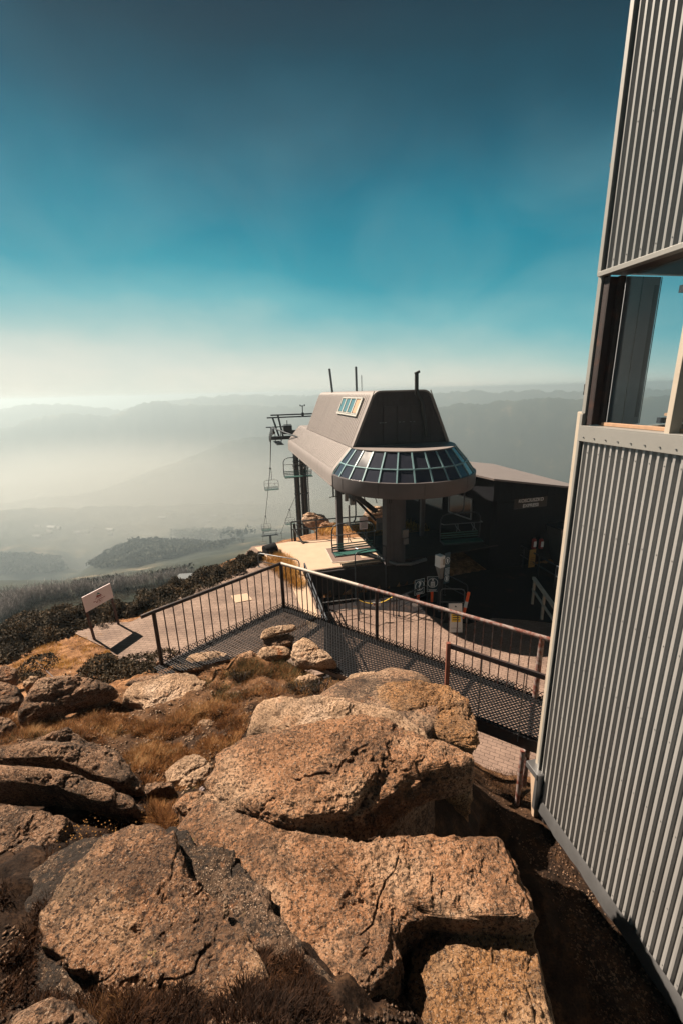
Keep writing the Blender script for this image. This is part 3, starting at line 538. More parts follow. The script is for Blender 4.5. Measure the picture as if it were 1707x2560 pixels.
rock('boulder', 'mostly hidden rock added behind the layered block to shade the alley', [proj((1.12 + .62 * math.cos(t), 4.98 + .42 * math.sin(t), 2.25)) for t in np.linspace(0, 6.28, 13)[:-1]], 2.25, .42, 1.6, 0., 'granite_grey', 120, 90, .45, .6, .05, .04, .04, 77.)  # rock added out of sight to cast shadow over the upper alley
# cairn on the grating and the rocks along its edge
rock('stone', 'flat stone slab balanced on top of a smaller stone on the grating', [(643, 1588), (652, 1579), (690, 1567), (735, 1561), (745, 1566), (742, 1574), (700, 1585), (662, 1598), (646, 1598)], 2.50, .045, .05, .5, 'granite_pale', 120, 60, .6, .7, .015, .02, .01, 22.)
rock('stone', 'dark stone on the grating carrying the balanced flat slab', [(655, 1600), (680, 1592), (725, 1582), (738, 1595), (730, 1612), (690, 1622), (662, 1620)], 2.33, .07, .13, .5, 'granite_grey', 90, 60, .6, .7, .02, .02, .02, 23.)
rock('boulder', 'peaked pale rock at the inner edge of the grating', [(728, 1635), (740, 1610), (765, 1598), (790, 1612), (830, 1640), (848, 1662), (800, 1672), (750, 1662)], 2.42, .13, .3, .5, 'granite_pale', 130, 80, .6, .8, .03, .03, .03, 24.)
rock('rock_slab', 'flat rock with a dark crack on the grating edge, left of the peaked rock', [(637, 1636), (650, 1622), (690, 1616), (725, 1622), (728, 1640), (690, 1648), (650, 1650)], 2.26, .08, .2, .4, 'granite_pale', 110, 60, .6, .8, .02, .02, .03, 25.)
rock('rock_slab', 'flat sunlit rock striped by the railing shadow, next to the end post', [(462, 1652), (480, 1635), (540, 1632), (580, 1636), (585, 1648), (540, 1658), (480, 1662)], 2.17, .07, .2, .4, 'granite_pale', 120, 60, .6, .8, .02, .02, .03, 26.)
rock('rock_slab', 'broken rock plate lying against the grating, middle of the walkway edge', [(592, 1655), (600, 1640), (625, 1630), (640, 1636), (630, 1650), (605, 1660)], 2.25, .06, .1, .5, 'granite', 80, 50, .6, .8, .02, .02, .02, 27.)
rock('rock_slab', 'low rock below the end post of the railing', [(405, 1665), (440, 1655), (490, 1664), (600, 1660), (605, 1670), (520, 1678), (430, 1676)], 2.08, .05, .15, .3, 'granite_pale', 120, 50, .6, .8, .02, .02, .02, 28.)
rock('rock_slab', 'long low rock between the grass and the beam of the grating', [(858, 1690), (900, 1682), (980, 1687), (1020, 1697), (990, 1706), (900, 1706), (860, 1700)], 2.55, .06, .2, .4, 'granite_pale', 120, 60, .6, .8, .02, .02, .02, 29.)
rock('stone', 'small flat stone in front of the low shrub beside the peaked rock', [(725, 1702), (740, 1692), (780, 1688), (810, 1692), (800, 1702), (760, 1710), (735, 1712)], 2.42, .05, .1, .4, 'granite_pale', 80, 44, .6, .8, .02, .02, .02, 30.)
for i, (lab, oc, z) in enumerate([('dark rock at the left edge above the tapered boulder', [(-60, 1725), (-20, 1700), (40, 1712), (62, 1735), (50, 1775), (0, 1790), (-50, 1780)], 2.5),
        ('pale rock cut by the left edge below the heath slope', [(-30, 1680), (20, 1670), (45, 1680), (40, 1705), (0, 1712), (-30, 1705)], 1.6),
        ('narrow pale rock wedge beside the tapered boulder', [(58, 1712), (78, 1697), (98, 1695), (90, 1715), (65, 1728)], 2.3),
        ('brown rock at the left edge, level with the foot of the tapered boulder', [(-60, 1815), (0, 1800), (38, 1805), (45, 1828), (10, 1845), (-50, 1845)], 3.0)]):
    rock('rock', lab, oc, z, .1, .3, .4, 'granite_grey' if i != 2 else 'granite_pale', 100, 60, .55, .7, .03, .02, .03, 31. + i)
SM = [(30, 1596, 20, 'left of the bare slope, half in the heath', -.3), (100, 1602, 26, 'on the bare slope, lowest of the scattered ones', -.1), (116, 1639, 22, 'at the foot of the bare slope', .05), (182, 1624, 13, 'single dark one on the bare slope below the sign', .02), (262, 1546, 11, 'white one between the sign posts', -.1), (130, 1583, 8, 'white one at the edge of the heath', -.2), (320, 1650, 24, 'in the dark shrub below the path', .4), (400, 1657, 20, 'square one at the foot of the railing end post', 1.9)]
for i, (x, y, w, lab, z) in enumerate(SM):
    k = w / 2.; o2 = [(x + k * math.cos(t) * (1 + .25 * math.sin(3 * t + i)), y + k * .38 * math.sin(t)) for t in np.linspace(0, 6.28, 9)[:-1]]
    rock('stone', 'small stone ' + lab, o2, z + .04, .05, .08, .4, 'granite_pale' if i != 3 else 'granite_grey', 60, 36, .6, .8, .015, .01, .01, 40. + i, group='stones scattered on the slope')
# outcrops beyond the station
for i, (lab, x, y, Y, w, h, m) in enumerate([('rock outcrop in the sun behind the station, left of the round column', 790, 1300, 30., 70, 34, 'granite_pale'), ('dark topped outcrop left of the rear column', 700, 1380, 27., 60, 34, 'granite'), ('boulder outcrop seen through the station, just left of the round column', 935, 1285, 30., 60, 36, 'granite_pale'),
        ('rounded boulder on the slope behind the station, right of the round column', 1050, 1288, 31., 50, 34, 'granite_pale'), ('orange rock on the near slope right of the round column', 1048, 1310, 28., 36, 26, 'granite_orange'), ('boulder beside the shed wall, furthest right of the outcrops', 1092, 1283, 31., 36, 32, 'granite_pale'), ('low outcrop under the platform railing, behind the lift tower', 830, 1318, 28., 90, 18, 'granite'), ('boulder at the far end of the path beside the concrete pipe', 682, 1392, 20.6, 34, 26, 'granite_pale')]):
    P0 = aty(x, y, Y); k = w / 2.; hh = h / 2.
    o2 = [(x + k * math.cos(t) * (1 + .2 * math.sin(2 * t + i * 1.7)), y + hh * math.sin(t) * (1 + .2 * math.cos(3 * t + i))) for t in np.linspace(0, 6.28, 11)[:-1]]
    rock('outcrop', lab, o2, P0[2], .5, .8, .7, m, 120, 80, .6, .8, .12, .08, .1, 60. + i, group='rock outcrops behind the station', f1=.8)
# ------------------------------------------------------------------ paving
o = MB().prism(YARD, ZC - .06, ZC).build('courtyard_paving', 'paver'); o['kind'] = 'structure'
o = MB().prism(PATHP, -.05, .0).build('path_paving', 'paver2'); o['kind'] = 'structure'
# pale concrete platform top and strip, 4 mm above the path sheet
PLAT = [atz(*p, 0)[:2] for p in [(710, 1425), (637, 1369), (722, 1355), (907, 1343), (962, 1402), (762, 1428)]]
o = MB().prism(PLAT, -.045, .008).build('loading_platform', 'conc'); o['kind'] = 'structure'
STR = [atz(*p, 0)[:2] for p in [(712, 1426), (757, 1429), (796, 1541), (790, 1575), (775, 1575), (745, 1500), (725, 1455)]]
o = MB().prism(STR, -.045, .004).build('concrete_path_strip', 'conc'); o['kind'] = 'structure'
# platform continues round the column, its shade put into darker concrete
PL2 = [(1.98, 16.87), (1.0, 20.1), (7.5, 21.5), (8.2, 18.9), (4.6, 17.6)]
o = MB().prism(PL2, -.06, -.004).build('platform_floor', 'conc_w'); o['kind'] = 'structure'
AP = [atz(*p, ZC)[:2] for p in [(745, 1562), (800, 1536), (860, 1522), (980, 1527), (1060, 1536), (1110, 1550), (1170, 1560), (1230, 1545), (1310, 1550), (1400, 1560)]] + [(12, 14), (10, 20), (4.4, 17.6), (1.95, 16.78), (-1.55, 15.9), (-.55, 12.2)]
MT['shade_asphalt'] = mat('shade_dark_asphalt', (.020, .018, .020), .9, 0, .3, 1.5, .4, 60, col2=(.06, .036, .028), mixlo=.55, mixhi=.7, spec=.08)
o = MB().prism(AP, ZC - .03, ZC + .006).build('asphalt_shade_apron', 'shade_asphalt'); o['kind'] = 'structure'  # asphalt tone spread over the shaded part of the yard to deepen its shadow
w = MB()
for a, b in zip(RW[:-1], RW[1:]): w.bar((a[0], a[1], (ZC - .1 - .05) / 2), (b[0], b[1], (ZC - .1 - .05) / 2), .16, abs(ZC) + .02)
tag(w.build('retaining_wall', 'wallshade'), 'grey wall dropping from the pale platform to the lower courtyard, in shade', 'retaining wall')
t = thing('inspection_cover', 'pale square concrete cover set in the paved path behind the railing', 'pit cover', atz(604, 1497, 0))
q = [atz(*p, 0) for p in [(578, 1490), (618, 1484), (632, 1500), (590, 1508)]]; m_ = MB(); m_.add([tuple(np.array(v) - atz(604, 1497, 0) + [0, 0, e]) for e in (.0, .02) for v in q], [(3, 2, 1, 0), (4, 5, 6, 7), (0, 1, 5, 4), (1, 2, 6, 5), (2, 3, 7, 6), (3, 0, 4, 7)]); m_.build('lid', 'conc', t)
t = thing('inspection_cover', 'worn concrete plate on the paving in front of the railing gate', 'pit cover', atz(1258, 1712, ZC))
m_ = MB().box((0, 0, .012), (.5, .35, .02), -.5); m_.build('lid', 'conc_w', t)
# ------------------------------------------------------------------ corrugated building
DW = 3.5; WD = np.array([-.189, .982, 0]); WD /= np.linalg.norm(WD); WN = np.array([-WD[1], WD[0], 0])
def onwall(x, y, D=DW):
    d = ray(x, y); return EYE + d * (-D / (d @ WN)) if (d @ WN) < 0 else None
WN = -WN if WN[0] > 0 else WN
def onwall(x, y, off=0.):
    d = ray(x, y); return EYE + d * ((-(DW) + off) / (d @ WN))
PCN = onwall(1464, 1050)
bld = thing('corrugated_building', 'tall building clad in grey corrugated steel filling the right edge of the picture', 'building', (PCN[0], PCN[1], 0), math.atan2(-WD[1], -WD[0]))
def ws(x, y): p = onwall(x, y) - PCN; return float(-(p @ WD)), float(p[2] + PCN[2])
def corr(name, s0, s1, z0, z1f, m, amp=.0135, pitch=.076, parent=bld):
    n = int((s1 - s0) / pitch * 20); b = MB(); vs = []; fs = []
    for i in range(n + 1):
        s = s0 + (s1 - s0) * i / n; y = -amp - amp * max(-1., min(1., 1.8 * math.cos(2 * math.pi * (s - s0) / pitch)))
        vs += [(s, y - .002, z0(s)), (s, y - .002, z1f(s))]
        if i: k = 2 * i; fs.append((k - 2, k, k + 1, k - 1))
    # thickness return at the back
    vs += [(s0, .01, z0(s0)), (s1, .01, z0(s1)), (s1, .01, z1f(s1)), (s0, .01, z1f(s0))]; k = 2 * (n + 1); fs.append((k, k + 3, k + 2, k + 1))
    b.add(vs, fs); return b.build(name, m, parent, smooth=55, fix=False)
zb0 = 1.42; ZS, ZL = 6.52, 8.06
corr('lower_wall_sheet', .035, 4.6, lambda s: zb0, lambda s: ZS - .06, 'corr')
corr('upper_wall_sheet', .045, 4.6, lambda s: ZL + .02, lambda s: 12.5, 'corr_dim')
def screws(rows, s0, step, m0=0):
    b = MB()
    for k, z in enumerate(rows):
        for i in range(18):
            s = s0 + .076 * (2 * i + 1 + (k % 2))
            b.tube([(s, -.022, z), (s, -.029, z)], .0065, 8); b.tube([(s, -.029, z), (s, -.034, z)], .004, 6)
    return b
t_ = screws([1.55, 2.2, 3.0, 3.85, 4.7, 5.5, 6.3], .035, 2).build('roofing_screws', 'galv', bld); t_['kind'] = 'stuff'
t_ = screws([8.15, 9.2, 10.4, 11.5], .045, 2).build('roofing_screws', 'galv', bld); t_['kind'] = 'stuff'
MB().box((.02, .004, 5.), (.03, .02, 7.1)).build('shadow_gap', 'black', bld)
MB().box((-.022, -.02, (8.05 + 12.5) / 2), (.045, .06, 12.5 - 8.05)).build('corner_trim', 'trim', bld, bevel=.004)
MB().box((-.024, -.022, (1.9 + 6.7) / 2), (.035, .05, 4.8)).build('corner_trim', 'trim', bld, bevel=.004)
MB().box((-.088, .03, (1.78 + 6.72) / 2), (.085, .08, 4.94)).build('cream_corner_board', 'cream', bld, bevel=.006)
MB().box((-.046, .02, 4.2), (.006, .06, 4.8)).build('joint_strip', 'sillwood', bld)
MB().box((-.02, .02, 7.38), (.05, .10, 1.35)).build('window_corner_post', 'trim', bld, bevel=.004)
b = MB().box((-.06, -.01, 9.02), (.03, .03, .08)).box((-.075, -.01, 9.0), (.03, .02, .03)); b.build('wall_bracket', 'black', bld)
b = MB().box((-.06, -.0, 6.98), (.03, .03, .06)).tube([(-.07, 0, 6.98), (-.08, 0, 6.9)], .01, 6); b.build('wall_bracket', 'black', bld)
# sill flashing, lintel
b = MB().box((2.3, -.047, ZS - .03), (4.64, .016, .15)).box((2.3, .06, ZS + .052), (4.64, .23, .016)); b.build('sill_flashing', 'trim', bld, bevel=.003)
b = MB()
for i in range(28): b.tube([(.06 + i * .152, -.055, ZS - .06), (.06 + i * .152, -.064, ZS - .06)], .007, 8)
t_ = b.build('rivets', 'galv', bld); t_['kind'] = 'stuff'
MB().box((2.3, -.02, ZL - .01), (4.64, .09, .045)).build('window_head_flashing', 'trim', bld, bevel=.004)
MB().box((2.3, .15, ZL + .0), (4.6, .22, .03)).build('window_head', 'iron', bld)
b = MB()
for s_ in (.79, 1.55, 2.31, 3.07): b.box((s_, -.0245, 3.95), (.003, .003, 5.0)); b.box((s_, -.0245, 10.2), (.003, .003, 4.2))
b.build('sheet_lap_edges', 'galv', bld)
# window: dark left jamb, panes, cream mullion
win = MB().box((.055, .06, 7.3), (.07, .14, 1.42)).box((.115, .10, 7.3), (.04, .06, 1.42)).build('window_frame', 'iron', bld)
MB().box((.078, -.004, 7.3), (.008, .012, 1.42)).build('jamb_strip', 'galv', win)
MB().box((.62, .10, 6.6), (1.05, .05, .035)).build('sill_board', 'sillwood', win, bevel=.004)
MB().box((1.62, .10, 6.615), (.8, .05, .05)).build('sill_board', 'sillwood', win, bevel=.004)
MB().box((.985, .03, 7.3), (.05, .12, 1.50)).build('mullion', 'cream', win, bevel=.004)
MB().box((.55, .11, 7.3), (.82, .006, 1.38)).build('pane', 'clear', win)
MB().box((1.9, .11, 7.3), (1.5, .006, 1.38)).build('pane', 'clear', win)
MB().box((1.05, .16, 7.3), (.03, .05, 1.4)).build('sliding_stile', 'black', win)
b = MB().box((1.7, .16, 6.66), (1.1, .05, .04)).box((1.7, .16, 6.95), (1.1, .04, .03)); b.build('sliding_rail', 'white', win)
# end wall: solid panel then a window; room behind
_p = onpl(1612, 900, PCN + WD * -.03, WD); YE = float((_p - PCN) @ np.array([-WN[0], -WN[1], 0])) - .10
MB().box((.03, YE / 2 + .16, 7.3), (.05, YE - .1, 1.45)).build('end_wall_panel', 'curtain', bld)
b = MB().box((.058, .4, 7.3), (.004, .008, 1.45)).box((.058, .62, 7.3), (.004, .008, 1.45)); b.build('panel_joint', 'black', bld)
b = MB().box((.03, 3.0, 7.93), (.05, 4.2, .07)).box((.03, 3.0, 6.6), (.05, 4.2, .06)).box((.03, YE + .07, 7.3), (.05, .05, 1.3)); b.build('end_window_frame', 'steel', bld)
MB().box((.12, 2.9, 6.66), (.25, 3.8, .03)).build('inner_sill', 'sillwood', bld)
MB().box((.03, 2.5, 3.9), (.05, 5., 5.3)).build('end_wall', 'cream', bld)
MB().box((.03, 2.5, 10.25), (.05, 5., 4.4)).build('end_wall_upper', 'trim', bld)
b = MB().box((1.9, .9, 6.35), (1.6, .9, .05)); b.build('inner_table', 'sillwood', bld)
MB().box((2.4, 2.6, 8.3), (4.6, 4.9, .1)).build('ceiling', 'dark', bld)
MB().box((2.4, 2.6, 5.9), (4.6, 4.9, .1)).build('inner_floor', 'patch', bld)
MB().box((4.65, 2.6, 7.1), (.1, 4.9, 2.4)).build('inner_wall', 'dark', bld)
# foot flashing and corner plinth
fl = MB(); N = 60; vs = []; fs = []
for i in range(N + 1):
    s = -.02 + 4.7 * i / N; k = .008 * math.sin(s * 9) + .006 * math.sin(s * 23)
    dz = .0
    vs += [(s, -.036, 1.50), (s, -.058 + k * .3, 1.45 + dz), (s, -.075 + k, 1.31 + dz), (s, -.055 + k, 1.30 + dz)]
    if i: o_ = 4 * i; fs += [(o_ - 4 + j, o_ + j, o_ + j + 1, o_ - 3 + j) for j in range(3)]
fl.add(vs, fs).build('foot_flashing', 'lead', bld, smooth=50)
b = MB(); b.add([(-.16, -.06, 1.82), (.03, -.09, 1.82), (.03, .10, 1.82), (-.16, .10, 1.82), (-.03, -.03, .9), (.02, -.05, .9), (.02, .1, .9), (-.03, .1, .9)], [(0, 3, 2, 1), (4, 5, 6, 7), (0, 1, 5, 4), (1, 2, 6, 5), (2, 3, 7, 6), (3, 0, 4, 7)])
b.build('corner_plinth', 'conc', bld)
b = MB().box((-.06, -.02, 1.86), (.25, .2, .09)).box((.045, -.06, 1.6), (.06, .1, .6)); b.build('corner_cap', 'lead', bld, bevel=.01)
MB().box((2.3, .1, .6), (4.6, .16, 1.5)).build('footing', 'conc_w', bld)
# ------------------------------------------------------------------ railing, grating, gate
ZG = 2.2; A_ = np.array([-3.42, 6.92]); B_ = np.array([-1.4, 9.0]); D_ = np.array([3.02, 5.77])
gp = [A_ + [-.1, -.1], B_ + [0, .08], D_ + [.35, -.15], (2.78, 4.78), (1.7, 5.48), (-.05, 6.42), (-1.0, 7.05), (-1.7, 7.2), (-3.3, 6.55)]
def clipseg(a, b):
    m = (np.array(a) + np.array(b)) / 2; return bool(inpoly(m[0], m[1], gp))
walk = thing('steel_walkway', 'dark expanded mesh walkway running along the rusty railing above the courtyard', 'walkway', (0, 0, 0))
e1_ = (D_ - B_) / np.linalg.norm(D_ - B_); e2_ = np.array([-e1_[1], e1_[0]]); g = MB(); cells = {}; LX, LY = .064, .042
org = B_
for k in range(-95, 40):
    for i in range(-110, 190):
        x0, x1 = i * LX / 2, (i + 1) * LX / 2; y0 = k * LY + (LY / 2 if (i + k) % 2 else 0); y1 = k * LY + (LY / 2 if (i + 1 + k) % 2 else 0)
        pa = org + e1_ * x0 + e2_ * y0; pb = org + e1_ * x1 + e2_ * y1
        if clipseg(pa, pb): g.bar((pa[0], pa[1], ZG), (pb[0], pb[1], ZG), .0125, .018)
g.build('mesh_floor', 'grate', walk, fix=False)
g = MB()
for P, Q in ((A_, B_), (B_, D_ + [.3, -.2])):
    L_ = np.linalg.norm(Q - P); n = int(L_ / .032)
    for i in range(n):
        for j in range(3):
            a = P + (Q - P) * i / n; b = P + (Q - P) * (i + 1) / n; za = ZG + .01 + j * .04; up = .04 if (i + j) % 2 else 0; dn = 0.04 - up
            g.bar((a[0], a[1], za + dn), (b[0], b[1], za + up), .009, .009, up=(0, 1, 0))
g.build('kick_mesh', 'grate', walk, fix=False)
for P, Q in ((A_, B_), (B_, D_ + [.3, -.2])):
    MB().bar((*P, ZG - .06), (*Q, ZG - .06), .06, .10).build('edge_beam', 'iron', walk)
MB().bar((-.9, 7.0, ZG - .07), (1.7, 5.45, ZG - .07), .05, .09).build('edge_beam', 'pale_pipe', walk)
for t in (.22, .42, .62, .82):
    a = B_ + (D_ - B_) * t; b = a - e2_ * 1.2; MB().bar((*a, ZG - .05), (*b, ZG - .05), .05, .08).build('cross_beam', 'iron', walk)
BM0, BM1 = (1.55, 5.62), (2.72, 4.86)
MB().bar((*BM0, ZG - .10), (*BM1, ZG - .10), .07, .2).build('front_beam', 'iron', walk, bevel=.005)
pp = atz(1305, 1882, 1.95); MB().tube([(pp[0], pp[1], .1), (pp[0], pp[1], 2.0)], .035, 12).build('support_post', 'rust', walk, smooth=40)
MB().tube([(D_[0] - .02, D_[1], -1.1), (D_[0] - .02, D_[1], 2.1)], .04, 12).build('support_post', 'rust', walk, smooth=40)
rail = thing('railing', 'long tubular railing of the mesh walkway, dark left arm, rusty pink right end', 'railing', (0, 0, 0))
HZ_ = ZG + 1.09
dA = (A_ - B_) / np.linalg.norm(A_ - B_); a0 = A_ + dA * .22
MB().tube([(*a0, HZ_ - .02), (*(A_), HZ_ - .01), (*B_, HZ_)], .037, 14).build('handrail', 'iron', rail, smooth=50)
dD = (D_ - B_) / np.linalg.norm(D_ - B_); m1 = B_ + dD * 2.1
MB().tube([(*B_, HZ_), (*m1, HZ_)], .036, 14).build('handrail', 'pale_pipe', rail, smooth=50)
MB().tube([(*m1, HZ_), (*(D_ + dD * .35), HZ_)], .036, 14).build('handrail', 'rust', rail, smooth=50)
for P, m, w in ((A_, 'iron', .036), (B_, 'iron', .042), (B_ + dD * 2.52, 'iron', .034), (D_, 'rust', .042)):
    MB().tube([(P[0], P[1], ZG - .1), (P[0], P[1], HZ_)], w, 12).build('post', m, rail, smooth=50)
for P, Q, n in ((A_, B_, 16), (B_, D_, 37)):
    L_ = np.linalg.norm(Q - P)
    for i in range(1, n):
        p = P + (Q - P) * i / n
        if np.linalg.norm(p - (B_ + dD * 2.52)) < .05: continue
        f_ = (rnd.random() - .5) * .012
        MB().bar((p[0], p[1], ZG + .0), (p[0] + f_, p[1], HZ_ - .02), .016, .016, up=(e1_[0], e1_[1], 0)).build('baluster', 'iron' if n == 16 or i < 26 else 'rust', rail)
gate = thing('gate_barrier', 'short barrier of flat steel bars between a rusty post and the corrugated wall', 'barrier', (0, 0, 0))
TL = atz(1122, 1611, 3.31); TR = atz(1362, 1690, 3.31)
BM0 = (TL[0], TL[1]); 
MB().bar(TL + [0, 0, -.02], TR + [0, 0, -.02], .035, .075, up=(0, 0, 1)).build('top_bar', 'iron', gate, bevel=.003)
MB().bar((TL[0] - .01, TL[1], 2.1), (TL[0] - .01, TL[1], 3.34), .06, .06).build('end_post', mat('rust_post', (.24, .07, .04), .75, .1, .3, 10, .4, 70), gate, bevel=.004)
for px, py in ((1205, 1637), (1312, 1672)):
    p = atz(px, py, 3.29); MB().bar((p[0], p[1], ZG - .12), (p[0], p[1], 3.29), .035, .008, up=(e1_[0], e1_[1], 0)).build('flat_bar', 'galv', gate)
# ------------------------------------------------------------------ station
CS = np.array([2.45, 17.0]); AX = np.array([-.247, .969]); SD = np.array([.969, .247])
ROT = math.atan2(.247, .969)
st = thing('lift_station', 'brown chairlift terminal with trapezoid roof and curved glass skirt on a round column', 'lift station', (CS[0], CS[1], 0), ROT)
def rc_(pts, r, seg=5, closed=False):   # round interior corners of a polyline
    out = []
    for i, p in enumerate(pts):
        if i in (0, len(pts) - 1) and not closed: out.append(p); continue
        a = Vector(pts[i - 1]); b = Vector(p); c = Vector(pts[(i + 1) % len(pts)]); d1 = (a - b).normalized(); d2 = (c - b).normalized()
        rr = r[i] if isinstance(r, (list, tuple)) else r
        s_ = b + d1 * rr; e_ = b + d2 * rr
        for k in range(seg + 1): t = k / seg; q = s_ * (1 - t) ** 2 + b * 2 * t * (1 - t) + e_ * t * t; out.append((q.x, q.y))
    return out
def extr(prof, y0, y1, th=.06, caps=False):
    b = MB(); n = len(prof); c = Vector((0, 4.2)); inner = []
    for i, p in enumerate(prof):
        a = Vector(prof[max(i - 1, 0)]); e = Vector(prof[min(i + 1, n - 1)]); d = (e - a).normalized(); nn = Vector((d.y, -d.x)); inner.append((p[0] + nn.x * th, p[1] + nn.y * th))
    vs = [(p[0], y, p[1]) for y in (y0, y1) for p in prof] + [(p[0], y, p[1]) for y in (y0, y1) for p in inner]; f = []
    for i in range(n - 1): f += [(i, i + 1, n + i + 1, n + i), (2 * n + i, 3 * n + i, 3 * n + i + 1, 2 * n + i + 1), (i, 2 * n + i, 2 * n + i + 1, i + 1), (n + i, n + i + 1, 3 * n + i + 1, 3 * n + i)]
    f += [(0, n, 3 * n, 2 * n), (n - 1, 3 * n - 1, 4 * n - 1, 2 * n - 1)]
    return b.add(vs, f)
def onside0(y, h, off=.0): return Vector((-2.03, y, 4.9)) + Vector((.9, 0, 2.1)).normalized() * h + Vector((-2.1, 0, .9)).normalized() * off
up_prof = rc_([(-2.03, 4.9), (-1.13, 7.0), (1.13, 7.0), (2.03, 4.9)], .28)
extr(up_prof, -.04, 9.8).build('upper_roof', 'roof', st, smooth=30)
lo_prof = rc_([(-2.86, 3.42), (-2.86, 4.0), (-2.05, 4.93), (2.05, 4.93), (2.86, 4.0), (2.86, 3.42)], [0, .22, .15, .15, .22, 0])
extr(lo_prof, .02, 12.4).build('lower_roof', 'roof', st, smooth=30)
b = MB()   # ribs of the cladding run down the slope
for y in np.arange(.35, 9.8, .22): b.bar((-2.035, y, 4.95), (-1.2, y, 6.88), .012, .012, up=(0, 1, 0))
for y in np.arange(.35, 12.4, .22): b.bar((-2.80, y, 4.10), (-2.08, y, 4.93), .012, .012, up=(0, 1, 0))
b.build('cladding_ribs', 'roof', st)
MB().add([(p[0] * .985, .03, p[1] - .02) for p in up_prof], [tuple(range(len(up_prof)))]).build('front_wall', 'roofdark', st, fix=False)
b = MB()
for x in np.arange(-1.9, 1.95, .1):
    zt = min(6.93, 4.9 + (2.0 - abs(x)) / .9 * 2.1) - .06
    if zt > 5.0 and abs(x) > .0: b.box((x, .02, (4.9 + zt) / 2), (.02, .015, zt - 4.9))
b.build('front_ribs', 'roofdark', st)
for i, x in enumerate((-.52, .05, .62)):
    for z, h in ((6.1, .62), (5.4, .72)): MB().box((x, -.005, z), (.5, .03, h)).build('access_panel', 'roofdark', st, bevel=.008)
b = MB()
for x in (-.9, -.8, -.7, -.1, .05, .35, .5, .9): b.box((x, -.03, 5.8), (.07, .03, .025))
b.build('panel_latches', 'galv', st)
MB().add([(p[0] * .985, 9.77, p[1] - .02) for p in up_prof], [tuple(range(len(up_prof)))]).build('rear_wall', 'roofdark', st, fix=False)
MB().add([(p[0] * .985, 12.35, p[1] - .01) for p in lo_prof], [tuple(range(len(lo_prof)))]).build('tail_wall', 'roofdark', st, fix=False)
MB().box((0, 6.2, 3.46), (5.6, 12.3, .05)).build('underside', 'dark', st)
b = MB(); b.bar((-2.07, .0, 4.95), (-2.07, 9.8, 4.95), .02, .02).bar((-2.885, .1, 3.47), (-2.885, 12.3, 3.47), .02, .05).bar((-1.15, -.05, 6.98), (-2.05, -.05, 4.9), .03, .03).bar((1.15, -.05, 6.98), (2.05, -.05, 4.9), .03, .03); b.build('roof_flashings', 'roof', st)
# glass skirt
def arc(Rr, k, N, z): t = math.pi + math.pi * k / N; return (Rr * math.cos(t), Rr * math.sin(t), z)
NP_ = 14; R1, Z1, R2, Z2, R3, Z3 = 2.06, 4.88, 2.50, 4.36, 2.80, 3.93
b = MB(); n = 42; b.add([arc(2.07, k, n, 4.9) for k in range(n + 1)] + [arc(2.07, k, n, 4.93) for k in range(n + 1)], [tuple(range(n + 1)), tuple(range(2 * n + 1, n, -1))] + [(k, k + 1, n + 2 + k, n + 1 + k) for k in range(n)])
b.build('skirt_roof', 'roof', st)
for row, (ra, za, rb, zb) in enumerate(((R1, Z1, R2, Z2), (R2, Z2, R3, Z3))):
    for k in range(NP_):
        b = MB(); b.add([arc(ra, k, NP_, za), arc(ra, k + 1, NP_, za), arc(rb, k + 1, NP_, zb), arc(rb, k, NP_, zb)], [(0, 1, 2, 3)])
        b.build('glass_panel', 'tint', st)
for k in range(NP_ + 1):
    b = MB(); a1_, a2_, a3_ = [Vector(arc(r_ + .012, k, NP_, z_)) for r_, z_ in ((R1, Z1), (R2, Z2), (R3, Z3))]
    b.bar(a1_, a2_, .05, .04, up=(0, 0, 1)).bar(a2_, a3_, .05, .04, up=(0, 0, 1)); b.build('mullion', 'mull', st)
b = MB().tube([Vector(arc(R2 + .015, k, NP_, Z2)) for k in range(NP_ + 1)], .026, 6); b.build('transom', 'mull', st)
def band(name, pr, m):
    n = 56; b = MB(); L_ = len(pr); vs = [arc(r_, k, n, z_) for k in range(n + 1) for r_, z_ in pr]
    b.add(vs, [(k * L_ + j, (k + 1) * L_ + j, (k + 1) * L_ + j + 1, k * L_ + j + 1) for k in range(n) for j in range(L_ - 1)]); return b.build(name, m, st, smooth=35)
band('fascia_band', [(2.78, 3.95), (2.87, 3.94), (2.87, 3.50), (2.83, 3.38), (2.55, 3.34)], 'fascia')
b = MB()
for k in (3, 8, 13, 19, 25): a_ = Vector(arc(2.873, k * 2, 56, 3.93)); c_ = Vector(arc(2.873, k * 2, 56, 3.5)); b.bar(a_, c_, .012, .012, up=(1, 0, 0))
b.build('fascia_joints', 'black', st)
b = MB(); n = 40; b.add([arc(2.6, k, n, 3.36) for k in range(n + 1)], [tuple(range(n + 1))]); b.build('skirt_underside', 'dark', st)
# column
b = MB().tube([(-.34 + .1, .0, -.02), (-.24, .0, 3.5)], .42, 40); b.build('column', 'column', st, smooth=50)
b = MB().box((-.62, -.12, 1.72), (.30, .5, 3.5)); b.build('conduit_cover', 'column', st, bevel=.01)
b = MB().box((-.66, -.377, 2.9), (.03, .02, .5)).box((-.58, -.377, 2.9), (.03, .02, .5)).box((-.62, -.375, 1.5), (.012, .012, 2.9)); b.build('cover_seams', 'black', st)
b = MB().box((.0, -.47, 1.35), (.26, .1, .34)).box((.05, -.47, 1.0), (.22, .04, .25)); b.build('control_box', 'galv', st, bevel=.006)
